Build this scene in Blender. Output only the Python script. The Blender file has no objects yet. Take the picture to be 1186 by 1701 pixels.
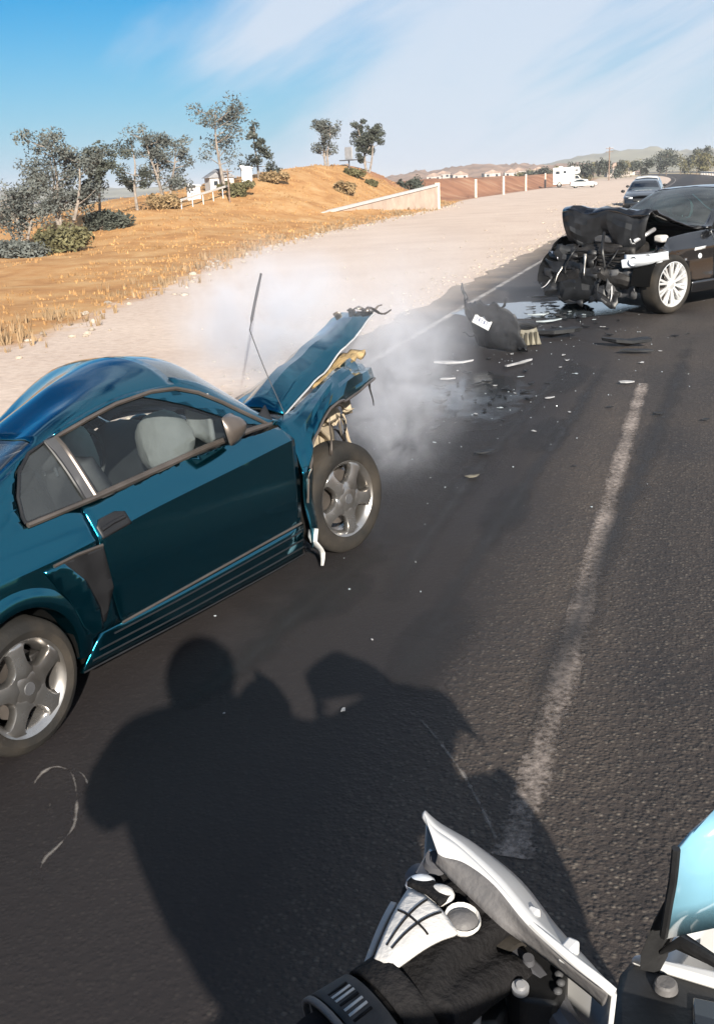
import bpy, bmesh, math, random
import numpy as np
from mathutils import Vector, Matrix, Euler, noise

random.seed(7); np.random.seed(7)
R = math.radians
scene = bpy.context.scene
COL = scene.collection

# ------------------------------------------------------------------ camera
CAM_H = 1.95
PITCH, ROLL = R(17.8), R(-2.72)          # looking down, slight head tilt
cam_d = bpy.data.cameras.new('helmet_camera')
cam = bpy.data.objects.new('helmet_camera', cam_d); COL.objects.link(cam)
cam_d.sensor_fit = 'VERTICAL'; cam_d.sensor_height = 36.0; cam_d.lens = 36.0 * 1700 / 1701
cam_d.clip_start = 0.02; cam_d.clip_end = 30000
cam.matrix_world = (Matrix.Translation((0, 0, CAM_H)) @ Matrix.Rotation(math.pi / 2 - PITCH, 4, 'X')
                    @ Matrix.Rotation(ROLL, 4, 'Z'))
scene.camera = cam

# ------------------------------------------------------------------ light
SUN_AZ, SUN_EL = R(170.5), R(23.5)            # compass azimuth of the sun measured from +Y towards +X
w = bpy.data.worlds.new('World'); scene.world = w; w.use_nodes = True
nt = w.node_tree; nt.nodes.clear()
def N(t, **k):
    n = nt.nodes.new(t)
    for a, b in k.items(): setattr(n, a, b)
    return n
out = N('ShaderNodeOutputWorld'); bg = N('ShaderNodeBackground'); bg.inputs['Strength'].default_value = 0.05
sky = N('ShaderNodeTexSky'); sky.sky_type = 'NISHITA'; sky.sun_disc = False
sky.sun_elevation = SUN_EL; sky.sun_rotation = SUN_AZ
sky.air_density = 1.1; sky.dust_density = 0.5; sky.ozone_density = 3.0
tc = N('ShaderNodeTexCoord')
sep = N('ShaderNodeSeparateXYZ'); nt.links.new(tc.outputs['Generated'], sep.inputs[0])
def math_(op, a, b=None, c=None):
    n = N('ShaderNodeMath', operation=op)
    for i, v in enumerate((a, b, c)):
        if v is None: continue
        if isinstance(v, (int, float)): n.inputs[i].default_value = v
        else: nt.links.new(v, n.inputs[i])
    return n.outputs[0]
zabs = math_('ABSOLUTE', sep.outputs['Z'])
zc = math_('MAXIMUM', zabs, 0.012)
cmb = N('ShaderNodeCombineXYZ')
nt.links.new(sep.outputs['X'], cmb.inputs[0]); nt.links.new(sep.outputs['Y'], cmb.inputs[1]); nt.links.new(zc, cmb.inputs[2])
nt.links.new(cmb.outputs[0], sky.inputs['Vector'])
# high thin cloud sheet: direction projected on a flat layer, streaked noise
zden = math_('ADD', zc, 0.11)
px = math_('DIVIDE', sep.outputs['X'], zden); py = math_('DIVIDE', sep.outputs['Y'], zden)
cp = N('ShaderNodeCombineXYZ'); nt.links.new(px, cp.inputs[0]); nt.links.new(py, cp.inputs[1])
mp0 = N('ShaderNodeMapping'); mp0.inputs['Rotation'].default_value = (0, R(27), 0); nt.links.new(tc.outputs['Generated'], mp0.inputs[0])
mp = N('ShaderNodeMapping'); mp.inputs['Scale'].default_value = (1.5, 1.5, 6.0); mp.inputs['Location'].default_value = (3.1, 0.4, 0.7); nt.links.new(mp0.outputs[0], mp.inputs[0])
n1 = N('ShaderNodeTexNoise'); n1.inputs['Scale'].default_value = 1.5; n1.inputs['Detail'].default_value = 7; n1.inputs['Roughness'].default_value = 0.52; n1.inputs['Distortion'].default_value = 0.5
nt.links.new(mp.outputs[0], n1.inputs['Vector'])
# the sheet thins out towards the west (left): one weather front across the whole sky
front = math_('MULTIPLY_ADD', px, 0.22, 0.045)
front = math_('MINIMUM', math_('MAXIMUM', front, -0.26), 0.15)
cov = math_('ADD', n1.outputs['Fac'], front)
ramp = N('ShaderNodeValToRGB'); ramp.color_ramp.interpolation = 'EASE'
ramp.color_ramp.elements[0].position = 0.36; ramp.color_ramp.elements[1].position = 0.64
ramp.color_ramp.elements[0].color = (0, 0, 0, 1); ramp.color_ramp.elements[1].color = (1, 1, 1, 1)
nt.links.new(cov, ramp.inputs[0])
# haze towards the horizon
hz = math_('SUBTRACT', 1.0, math_('MINIMUM', math_('DIVIDE', zabs, 0.19), 1.0))
hz = math_('POWER', hz, 1.5)
cl = math_('MULTIPLY', ramp.outputs[0], 0.88)
hsv = N('ShaderNodeHueSaturation'); hsv.inputs['Hue'].default_value = 0.5; hsv.inputs['Saturation'].default_value = 1.25; hsv.inputs['Value'].default_value = 0.80
fil = N('ShaderNodeMix', data_type='RGBA', blend_type='MULTIPLY'); fil.inputs['Factor'].default_value = 1.0; fil.inputs['B'].default_value = (.07, .66, 1.0, 1)
nt.links.new(sky.outputs[0], fil.inputs['A']); nt.links.new(fil.outputs['Result'], hsv.inputs['Color'])
mix = N('ShaderNodeMix', data_type='RGBA'); mix.inputs['B'].default_value = (5.6, 6.2, 7.1, 1)
mixh = N('ShaderNodeMix', data_type='RGBA'); mixh.inputs['B'].default_value = (3.9, 5.2, 6.7, 1)
nt.links.new(math_('MULTIPLY', hz, 0.97), mixh.inputs['Factor']); nt.links.new(hsv.outputs[0], mixh.inputs['A'])
nt.links.new(cl, mix.inputs['Factor']); nt.links.new(mixh.outputs['Result'], mix.inputs['A'])
nt.links.new(mix.outputs['Result'], bg.inputs['Color']); nt.links.new(bg.outputs[0], out.inputs['Surface'])

sd = bpy.data.lights.new('sun', 'SUN'); sd.energy = 5.0; sd.angle = R(0.55); sd.color = (1.0, 0.93, 0.82)
sun = bpy.data.objects.new('sun', sd); COL.objects.link(sun)
sv = Vector((math.sin(SUN_AZ) * math.cos(SUN_EL), math.cos(SUN_AZ) * math.cos(SUN_EL), math.sin(SUN_EL)))
sun.rotation_euler = sv.to_track_quat('Z', 'Y').to_euler(); sun.location = (0, -20, 30)

vs = scene.view_settings
scene.display_settings.display_device = 'sRGB'
vs.view_transform = 'Standard'; vs.look = 'None'; vs.exposure = 1.35; vs.gamma = 1.0; vs.use_curve_mapping = False
scene.cycles.max_bounces = 8; scene.cycles.transparent_max_bounces = 16
scene.cycles.volume_bounces = 1; scene.cycles.volume_step_rate = 1.5
scene.cycles.use_denoising = True

# ------------------------------------------------------------------ helpers: placing
_c, _s = math.cos(PITCH), math.sin(PITCH)
_cr, _sr = math.cos(ROLL), math.sin(ROLL)
def ray(px_, py_):
    a, b = px_ - 593.0, py_ - 850.5
    u = a * _cr + b * _sr; v = -a * _sr + b * _cr
    return Vector((u, 1700 * _c - v * _s, -1700 * _s - v * _c)) / 1700
def G(px_, py_, z=0.0):                    # the spot of the level z seen in that direction
    r = ray(px_, py_); return Vector((0, 0, CAM_H)) + r * ((z - CAM_H) / r.z)
def at(px_, py_, Y):
    r = ray(px_, py_); return Vector((0, 0, CAM_H)) + r * (Y / r.y)
RA = R(18.5)                               # the road's compass direction
def NS(n, s, z=0.0): return Vector((n * math.cos(RA) + s * math.sin(RA), -n * math.sin(RA) + s * math.cos(RA), z))
def toNS(X, Y): return X * math.cos(RA) - Y * math.sin(RA), X * math.sin(RA) + Y * math.cos(RA)
ROADROT = -RA

# ------------------------------------------------------------------ helpers: materials
MATS = {}
def mat(name, col=(.5, .5, .5), rough=.5, metal=0., coat=0., spec=.5, bump=0., bscale=40., var=0., vscale=6., trans=0., ior=1.45, dirt=None, dscale=3., emit=None, coords='Object'):
    if name in MATS: return MATS[name]
    m = bpy.data.materials.new(name); m.use_nodes = True; t = m.node_tree; b = t.nodes['Principled BSDF']
    b.inputs['Base Color'].default_value = (*col, 1); b.inputs['Roughness'].default_value = rough; b.inputs['Metallic'].default_value = metal
    b.inputs['Coat Weight'].default_value = coat; b.inputs['Coat Roughness'].default_value = .04
    b.inputs['Specular IOR Level'].default_value = spec; b.inputs['IOR'].default_value = ior
    b.inputs['Transmission Weight'].default_value = trans
    L = t.links
    c = t.nodes.new('ShaderNodeTexCoord')
    if var or dirt:
        n = t.nodes.new('ShaderNodeTexNoise'); n.inputs['Scale'].default_value = vscale if not dirt else dscale; n.inputs['Detail'].default_value = 6
        L.new(c.outputs[coords], n.inputs['Vector'])
        mx = t.nodes.new('ShaderNodeMix'); mx.data_type = 'RGBA'
        rp = t.nodes.new('ShaderNodeMapRange'); rp.inputs['From Min'].default_value = .35; rp.inputs['From Max'].default_value = .7
        L.new(n.outputs['Fac'], rp.inputs[0]); L.new(rp.outputs[0], mx.inputs['Factor'])
        if dirt: mx.inputs['A'].default_value = (*col, 1); mx.inputs['B'].default_value = (*dirt, 1)
        else:
            mx.inputs['A'].default_value = (*[min(1, x * (1 - var)) for x in col], 1); mx.inputs['B'].default_value = (*[min(1, x * (1 + var)) for x in col], 1)
        L.new(mx.outputs['Result'], b.inputs['Base Color'])
        rr = t.nodes.new('ShaderNodeMapRange'); rr.inputs['To Min'].default_value = max(.02, rough - .06); rr.inputs['To Max'].default_value = min(1, rough + .12)
        L.new(n.outputs['Fac'], rr.inputs[0]); L.new(rr.outputs[0], b.inputs['Roughness'])
    if bump:
        n = t.nodes.new('ShaderNodeTexNoise'); n.inputs['Scale'].default_value = bscale; n.inputs['Detail'].default_value = 5
        L.new(c.outputs[coords], n.inputs['Vector'])
        bp = t.nodes.new('ShaderNodeBump'); bp.inputs['Strength'].default_value = bump; bp.inputs['Distance'].default_value = .02
        L.new(n.outputs['Fac'], bp.inputs['Height']); L.new(bp.outputs[0], b.inputs['Normal'])
    if emit: b.inputs['Emission Color'].default_value = (*emit, 1); b.inputs['Emission Strength'].default_value = 1
    MATS[name] = m; return m
def glass(name, tint=(.75, .85, .85), refl=1.0, rough=.02, dust=0., crack=False):
    """thin pane: transparent with a fresnel reflection and optional dust film"""
    m = bpy.data.materials.new(name); m.use_nodes = True; t = m.node_tree; t.nodes.clear(); L = t.links
    o = t.nodes.new('ShaderNodeOutputMaterial'); tr = t.nodes.new('ShaderNodeBsdfTransparent'); tr.inputs[0].default_value = (*tint, 1)
    gl = t.nodes.new('ShaderNodeBsdfGlossy'); gl.inputs['Roughness'].default_value = rough; gl.inputs[0].default_value = (.95, .97, 1, 1)
    fr = t.nodes.new('ShaderNodeFresnel'); fr.inputs[0].default_value = 1.52
    mu = t.nodes.new('ShaderNodeMath'); mu.operation = 'MULTIPLY'; mu.inputs[1].default_value = refl; mu.use_clamp = True; L.new(fr.outputs[0], mu.inputs[0])
    mx = t.nodes.new('ShaderNodeMixShader'); L.new(mu.outputs[0], mx.inputs[0]); L.new(tr.outputs[0], mx.inputs[1]); L.new(gl.outputs[0], mx.inputs[2])
    last = mx
    c = t.nodes.new('ShaderNodeTexCoord')
    if dust or crack:
        df = t.nodes.new('ShaderNodeBsdfDiffuse'); df.inputs[0].default_value = (.62, .68, .68, 1)
        m2 = t.nodes.new('ShaderNodeMixShader')
        n = t.nodes.new('ShaderNodeTexNoise'); n.inputs['Scale'].default_value = 3; n.inputs['Detail'].default_value = 8; L.new(c.outputs['Object'], n.inputs['Vector'])
        f = t.nodes.new('ShaderNodeMapRange'); f.inputs['From Min'].default_value = .3; f.inputs['From Max'].default_value = .8; f.inputs['To Min'].default_value = dust * .5; f.inputs['To Max'].default_value = dust * 1.6
        L.new(n.outputs['Fac'], f.inputs[0]); fac = f.outputs[0]
        if crack:
            vo = t.nodes.new('ShaderNodeTexVoronoi'); vo.feature = 'DISTANCE_TO_EDGE'; vo.inputs['Scale'].default_value = 4.5; L.new(c.outputs['Object'], vo.inputs['Vector'])
            cm = t.nodes.new('ShaderNodeMapRange'); cm.inputs['From Min'].default_value = .0; cm.inputs['From Max'].default_value = .02; cm.inputs['To Min'].default_value = .55; cm.inputs['To Max'].default_value = 0.
            L.new(vo.outputs['Distance'], cm.inputs[0])
            ad = t.nodes.new('ShaderNodeMath'); ad.operation = 'MAXIMUM'; L.new(cm.outputs[0], ad.inputs[0]); L.new(fac, ad.inputs[1]); fac = ad.outputs[0]
        L.new(fac, m2.inputs[0]); L.new(mx.outputs[0], m2.inputs[1]); L.new(df.outputs[0], m2.inputs[2]); last = m2
    L.new(last.outputs[0], o.inputs[0]); MATS[name] = m; return m
def paint(name, col, metal=.6, rough=.28, coat=1.0, dustcol=(.20, .18, .16), dust=.22):
    """car paint with flake, clear coat and a film of road dust"""
    m = bpy.data.materials.new(name); m.use_nodes = True; t = m.node_tree; b = t.nodes['Principled BSDF']; L = t.links
    b.inputs['Metallic'].default_value = metal; b.inputs['Coat Weight'].default_value = coat; b.inputs['Coat Roughness'].default_value = .03
    c = t.nodes.new('ShaderNodeTexCoord')
    n = t.nodes.new('ShaderNodeTexNoise'); n.inputs['Scale'].default_value = 2.2; n.inputs['Detail'].default_value = 9; n.inputs['Roughness'].default_value = .6; L.new(c.outputs['Object'], n.inputs['Vector'])
    f = t.nodes.new('ShaderNodeMapRange'); f.inputs['From Min'].default_value = .45; f.inputs['From Max'].default_value = .8; f.inputs['To Min'].default_value = .02; f.inputs['To Max'].default_value = dust
    L.new(n.outputs['Fac'], f.inputs[0])
    mx = t.nodes.new('ShaderNodeMix'); mx.data_type = 'RGBA'; mx.inputs['A'].default_value = (*col, 1); mx.inputs['B'].default_value = (*dustcol, 1)
    L.new(f.outputs[0], mx.inputs['Factor']); L.new(mx.outputs['Result'], b.inputs['Base Color'])
    r = t.nodes.new('ShaderNodeMapRange'); r.inputs['To Min'].default_value = rough - .05; r.inputs['To Max'].default_value = rough + .15; L.new(n.outputs['Fac'], r.inputs[0]); L.new(r.outputs[0], b.inputs['Roughness'])
    w2 = t.nodes.new('ShaderNodeTexNoise'); w2.inputs['Scale'].default_value = 5; L.new(c.outputs['Object'], w2.inputs['Vector'])
    bp = t.nodes.new('ShaderNodeBump'); bp.inputs['Strength'].default_value = .05; bp.inputs['Distance'].default_value = .02; L.new(w2.outputs['Fac'], bp.inputs['Height'])
    L.new(bp.outputs[0], b.inputs['Normal']); L.new(bp.outputs[0], b.inputs['Coat Normal'])
    MATS[name] = m; return m

# ------------------------------------------------------------------ helpers: geometry
def tag(o, label=None, cat=None, group=None, kind=None):
    if label: o['label'] = label
    if cat: o['category'] = cat
    if group: o['group'] = group
    if kind: o['kind'] = kind
    return o
def empty(name, loc=(0, 0, 0), rz=0., sc=1., rot=None):
    o = bpy.data.objects.new(name, None); COL.objects.link(o); o.location = loc
    o.rotation_euler = rot if rot else (0, 0, rz); o.scale = (sc, sc, sc); o.empty_display_size = .2
    return o
def frame(axis, up=None):
    a = Vector(axis).normalized()
    if up is None: up = Vector((0, 0, 1)) if abs(a.z) < .9 else Vector((1, 0, 0))
    u = Vector(up); v = u.cross(a)
    if v.length < 1e-6: v = Vector((1, 0, 0)).cross(a)
    v.normalize(); u = a.cross(v).normalized()
    return a, u, v
class MB:
    def __init__(s): s.v = []; s.f = []; s.oriented = False
    def add(s, vs, fs):
        o = len(s.v); s.v += [tuple(x) for x in vs]; s.f += [tuple(i + o for i in f) for f in fs]; return s
    def box(s, c, d, M=None):
        c = Vector(c); hx, hy, hz = d[0] / 2, d[1] / 2, d[2] / 2
        vs = [Vector((x, y, z)) for x in (-hx, hx) for y in (-hy, hy) for z in (-hz, hz)]
        if M is not None: vs = [M @ x for x in vs]
        return s.add([x + c for x in vs], [(0, 1, 3, 2), (4, 6, 7, 5), (0, 4, 5, 1), (2, 3, 7, 6), (0, 2, 6, 4), (1, 5, 7, 3)])
    def beam(s, p0, p1, wd, ht, up=None):
        p0, p1 = Vector(p0), Vector(p1); a, u, v = frame(p1 - p0, up)
        vs = [p + v * (i * wd / 2) + u * (j * ht / 2) for p in (p0, p1) for i, j in ((-1, -1), (1, -1), (1, 1), (-1, 1))]
        return s.add(vs, [(3, 2, 1, 0), (4, 5, 6, 7), (0, 1, 5, 4), (1, 2, 6, 5), (2, 3, 7, 6), (3, 0, 4, 7)])
    def tube(s, pts, rad, n=8, cap=True, flat=1.0, up=None):
        pts = [Vector(p) for p in pts]; k = len(pts)
        if isinstance(rad, (int, float)): rad = [rad] * k
        vs = []
        for i, p in enumerate(pts):
            d = pts[min(i + 1, k - 1)] - pts[max(i - 1, 0)]; a, u, v = frame(d, up)
            for j in range(n):
                t = 2 * math.pi * j / n; vs.append(p + u * (rad[i] * flat * math.sin(t)) + v * (rad[i] * math.cos(t)))
        fs = [(i * n + j, i * n + (j + 1) % n, (i + 1) * n + (j + 1) % n, (i + 1) * n + j) for i in range(k - 1) for j in range(n)]
        if cap: fs += [tuple(range(n - 1, -1, -1)), tuple((k - 1) * n + j for j in range(n))]
        return s.add(vs, fs)
    def lathe(s, prof, o=(0, 0, 0), axis=(0, 0, 1), n=32, close=False, cap=True):
        o = Vector(o); a, u, v = frame(axis); k = len(prof); vs = []
        for r, hh in prof:
            for j in range(n):
                t = 2 * math.pi * j / n; vs.append(o + a * hh + (u * math.cos(t) + v * math.sin(t)) * r)
        fs = [(i * n + j, i * n + (j + 1) % n, (i + 1) * n + (j + 1) % n, (i + 1) * n + j) for i in range(k - 1) for j in range(n)]
        if close: fs += [((k - 1) * n + j, (k - 1) * n + (j + 1) % n, (j + 1) % n, j) for j in range(n)]
        elif cap:
            if prof[0][0] > 1e-6: fs.append(tuple(range(n - 1, -1, -1)))
            if prof[-1][0] > 1e-6: fs.append(tuple((k - 1) * n + j for j in range(n)))
        return s.add(vs, fs)
    def prism(s, poly, o, ax, ay, depth):
        """poly (a,b) in the plane o + a*ax + b*ay, extruded by depth along ax x ay"""
        o, ax, ay = Vector(o), Vector(ax), Vector(ay); nn = ax.cross(ay).normalized() * depth; k = len(poly)
        vs = [o + ax * a + ay * b for a, b in poly] + [o + ax * a + ay * b + nn for a, b in poly]
        return s.add(vs, [tuple(range(k - 1, -1, -1)), tuple(range(k, 2 * k))] + [(i, (i + 1) % k, (i + 1) % k + k, i + k) for i in range(k)])
    def grid(s, fn, nu, nv):
        vs = [fn(i / nu, j / nv) for i in range(nu + 1) for j in range(nv + 1)]
        return s.add(vs, [(i * (nv + 1) + j, (i + 1) * (nv + 1) + j, (i + 1) * (nv + 1) + j + 1, i * (nv + 1) + j + 1) for i in range(nu) for j in range(nv)])
    def ball(s, c, r, n=10, M=None):
        c = Vector(c); r = (r, r, r) if isinstance(r, (int, float)) else r; vs = []
        for i in range(1, n):
            p = math.pi * i / n
            for j in range(2 * n):
                t = math.pi * j / n; q = Vector((r[0] * math.sin(p) * math.cos(t), r[1] * math.sin(p) * math.sin(t), r[2] * math.cos(p)))
                vs.append(c + (M @ q if M is not None else q))
        a = Vector((0, 0, r[2])); a = M @ a if M is not None else a
        vs += [c + a, c - a]; m = 2 * n; T = len(vs) - 2
        fs = [(i * m + j, (i + 1) * m + j, (i + 1) * m + (j + 1) % m, i * m + (j + 1) % m) for i in range(n - 2) for j in range(m)]
        fs += [(T, j, (j + 1) % m) for j in range(m)] + [(T + 1, (n - 2) * m + (j + 1) % m, (n - 2) * m + j) for j in range(m)]
        return s.add(vs, fs)
    def warp(s, fn): s.v = [tuple(fn(Vector(p))) for p in s.v]; return s
    def build(s, name, m, parent=None, smooth=35, bevel=0., solid=0., sub=0, weld=False, inward=False):
        me = bpy.data.meshes.new(name); me.from_pydata(s.v, [], s.f); me.update()
        if weld or smooth:
            bm = bmesh.new(); bm.from_mesh(me)
            if weld: bmesh.ops.remove_doubles(bm, verts=bm.verts, dist=1e-4)
            if not s.oriented: bmesh.ops.recalc_face_normals(bm, faces=bm.faces)
            bm.to_mesh(me); bm.free()
        if smooth:
            me.shade_smooth(); me.set_sharp_from_angle(angle=R(smooth))
        me.materials.append(m if not isinstance(m, str) else MATS[m])
        o = bpy.data.objects.new(name, me); COL.objects.link(o)
        if parent: o.parent = parent
        if solid: q = o.modifiers.new('thickness', 'SOLIDIFY'); q.thickness = solid; q.offset = -1
        if bevel: q = o.modifiers.new('bevel', 'BEVEL'); q.width = bevel; q.segments = 2; q.limit_method = 'ANGLE'; q.angle_limit = R(35); q.harden_normals = False
        if sub: q = o.modifiers.new('subdivision', 'SUBSURF'); q.levels = sub; q.render_levels = sub
        return o
def copy_tree(o, parent=None):
    c = o.copy(); COL.objects.link(c)
    if parent: c.parent = parent
    for ch in list(o.children): copy_tree(ch, c)
    return c
def pchip(xs, ys):
    xs, ys = np.array(xs, float), np.array(ys, float); h = np.diff(xs); d = np.diff(ys) / h; m = np.zeros_like(ys)
    for i in range(1, len(xs) - 1):
        if d[i - 1] * d[i] > 0:
            w1, w2 = 2 * h[i] + h[i - 1], h[i] + 2 * h[i - 1]; m[i] = (w1 + w2) / (w1 / d[i - 1] + w2 / d[i])
    m[0], m[-1] = d[0], d[-1]
    def f(x):
        x = min(max(x, xs[0]), xs[-1]); i = int(min(max(np.searchsorted(xs, x) - 1, 0), len(h) - 1)); t = (x - xs[i]) / h[i]
        return float((1 + 2 * t) * (1 - t) ** 2 * ys[i] + t * (1 - t) ** 2 * h[i] * m[i] + t * t * (3 - 2 * t) * ys[i + 1] + t * t * (t - 1) * h[i] * m[i + 1])
    return f
def spline(pts, n=6, closed=False):
    P_ = [Vector(p) for p in pts]; k = len(P_); o = []
    for i in range(k if closed else k - 1):
        g = lambda j: P_[j % k] if closed else P_[min(max(j, 0), k - 1)]
        a, b, c, d = g(i - 1), g(i), g(i + 1), g(i + 2)
        for q in range(n):
            t = q / n; o.append(.5 * ((2 * b) + (c - a) * t + (2 * a - 5 * b + 4 * c - d) * t * t + (3 * b - a - 3 * c + d) * t ** 3))
    if not closed: o.append(P_[-1])
    return o
def fbm(x, y, z=0., o=4): return noise.fractal(Vector((x, y, z)), 1.0, 2.0, o)
# ================================================================== the setting
def interp(x, tab): return float(np.interp(x, [a for a, _ in tab], [b for _, b in tab]))
BASE = [(-60, -7.2), (0, -7.6), (11.5, -8.9), (18, -10.3), (37, -14.6), (72, -17.4), (108, -21.5), (170, -22.5), (400, -24)]
CREST = [(-60, -.1), (20, -.1), (33.8, 0.), (38, .35), (44, 1.12), (50.4, 1.56), (55, 2.0), (61, 2.66), (67.7, 3.12), (74, 3.4), (78.8, 3.05), (83.4, 2.1), (87.8, 1.28), (95, .5), (105, .2), (400, .1)]
crest_f = pchip([a for a, _ in CREST], [b for _, b in CREST]); base_f = pchip([a for a, _ in BASE], [b for _, b in BASE])
def curve(s): return -0.00021 * max(0., s - 140) ** 2 if s < 700 else -0.00021 * 560 ** 2 - .235 * (s - 700)
def smooth(u): u = min(max(u, 0.), 1.); return u * u * (3 - 2 * u)
def height(n, s):
    z = -.014
    b = base_f(s)
    if n < b:
        u = (b - n) / (b + 25.); H = crest_f(s)
        if u <= 1: z += H * (.55 * smooth(u) + .45 * u)
        else:
            ov = -25. - n; z += H * max(0, 1 - ov / 28.) - 5.0 * smooth(ov / 110.)
        z += (.10 * fbm(n * .35, s * .35) + .22 * fbm(n * .09 + 5, s * .09)) * smooth(u * 4) * (1 if s > 10 else .4)
    if s > 92 and n < -23:                                           # red bank behind the posts
        z += 1.75 * smooth((s - 92) / 22) * smooth((330 - s) / 100) * smooth((-23 - n) / 5.) * (1 - .5 * smooth((-40 - n) / 40)) + .25 * fbm(n * .12, s * .1 + 3)
    if n > 7: z -= .5 * smooth((n - 7) / 12) ; z += .15 * fbm(n * .1, s * .1) * smooth((n - 7) / 8)
    if -8.5 < n < 6: pass
    return z + (.018 * fbm(n * 1.3, s * 1.3) if n < -5 else 0)
def axis_pts(segs):
    o = []
    for a, b, st in segs: o += list(np.arange(a, b, st))
    return sorted(set(round(float(x), 3) for x in o))
ns = axis_pts([(-7000, -1000, 800), (-1000, -200, 100), (-200, -60, 14), (-60, -28, 2.2), (-28, -6, .55), (-6, 8, 1.0), (8, 40, 5), (40, 400, 60), (400, 7001, 900)])
ss = axis_pts([(-400, -30, 40), (-30, 0, 3), (0, 100, .8), (100, 200, 4), (200, 700, 25), (700, 9001, 700)])
gv = [NS(n + (curve(s) if s > 140 else 0), s, height(n, s)) for s in ss for n in ns]
k = len(ns)
gm = MB(); gm.add(gv, [(i * k + j, i * k + j + 1, (i + 1) * k + j + 1, (i + 1) * k + j) for i in range(len(ss) - 1) for j in range(k - 1)])

def ground_material():
    m = bpy.data.materials.new('sand_and_dry_grass'); m.use_nodes = True; t = m.node_tree; b = t.nodes['Principled BSDF']; L = t.links
    b.inputs['Roughness'].default_value = .95; b.inputs['Specular IOR Level'].default_value = .15
    c = t.nodes.new('ShaderNodeTexCoord'); at_ = t.nodes.new('ShaderNodeVertexColor'); at_.layer_name = 'soil'
    sp = t.nodes.new('ShaderNodeSeparateColor'); L.new(at_.outputs[0], sp.inputs[0])
    def noi(sc, det=6, ro=.55):
        n = t.nodes.new('ShaderNodeTexNoise'); n.inputs['Scale'].default_value = sc; n.inputs['Detail'].default_value = det; n.inputs['Roughness'].default_value = ro; L.new(c.outputs['Object'], n.inputs['Vector']); return n.outputs['Fac']
    def ramp(f, *st):
        r = t.nodes.new('ShaderNodeValToRGB'); e = r.color_ramp.elements
        while len(e) < len(st): e.new(.5)
        for q, (p, col) in zip(e, st): q.position = p; q.color = (*col, 1)
        L.new(f, r.inputs[0]); return r.outputs[0]
    def mx(f, a, bb):
        n = t.nodes.new('ShaderNodeMix'); n.data_type = 'RGBA'; L.new(f, n.inputs['Factor']); L.new(a, n.inputs['A']); L.new(bb, n.inputs['B']); return n.outputs['Result']
    sand = ramp(noi(.35), (.3, (.40, .31, .26)), (.5, (.48, .385, .325)), (.72, (.54, .445, .38)))
    fine = ramp(noi(9, 8), (.35, (.34, .26, .205)), (.6, (.50, .405, .335)))
    n_ = t.nodes.new('ShaderNodeMix'); n_.data_type = 'RGBA'; n_.inputs['Factor'].default_value = .4; L.new(sand, n_.inputs['A']); L.new(fine, n_.inputs['B']); sand = n_.outputs['Result']
    grass = ramp(noi(.7, 9, .65), (.25, (.20, .098, .042)), (.45, (.33, .175, .072)), (.62, (.40, .245, .115)), (.8, (.42, .31, .19)))
    red = ramp(noi(.25, 8), (.3, (.17, .08, .05)), (.55, (.27, .135, .08)), (.75, (.34, .22, .14)))
    def edge(ch):
        a = t.nodes.new('ShaderNodeMath'); a.operation = 'MULTIPLY_ADD'; L.new(noi(1.3, 7), a.inputs[0]); a.inputs[1].default_value = 1.2; a.inputs[2].default_value = -.6
        s_ = t.nodes.new('ShaderNodeMath'); s_.operation = 'ADD'; L.new(a.outputs[0], s_.inputs[0]); L.new(ch, s_.inputs[1])
        r = t.nodes.new('ShaderNodeMapRange'); r.inputs['From Min'].default_value = .3; r.inputs['From Max'].default_value = .7; L.new(s_.outputs[0], r.inputs[0]); return r.outputs[0]
    col = mx(edge(sp.outputs[0]), sand, grass); col = mx(edge(sp.outputs[1]), col, red)
    far = ramp(noi(.004, 6), (.35, (.15, .14, .09)), (.5, (.30, .24, .15)), (.65, (.12, .13, .075)))
    col = mx(sp.outputs[2], col, far)
    L.new(col, b.inputs['Base Color'])
    bp = t.nodes.new('ShaderNodeBump'); bp.inputs['Strength'].default_value = .5; bp.inputs['Distance'].default_value = .05; L.new(noi(6, 9, .7), bp.inputs['Height']); L.new(bp.outputs[0], b.inputs['Normal'])
    MATS['ground'] = m; return m
ground = gm.build('ground', ground_material(), smooth=80); tag(ground, kind='structure')
ca = ground.data.color_attributes.new('soil', 'FLOAT_COLOR', 'POINT'); i = 0
cols = []
for s in ss:
    for n in ns:
        b = base_f(s); g = smooth((b + .7 - n) / 1.6); r = 0.
        if s > 60: r = smooth((-19.5 - n) / 4) * smooth((s - 70) / 14) * .9 + (.25 * smooth((s - 60) / 20) if n < b else 0)
        if n > 5.5: g = .75
        far = smooth((math.hypot(n, s) - 230) / 200)
        cols += [g, min(r, 1), far, 1]
ca.data.foreach_set('color', cols)

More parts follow.
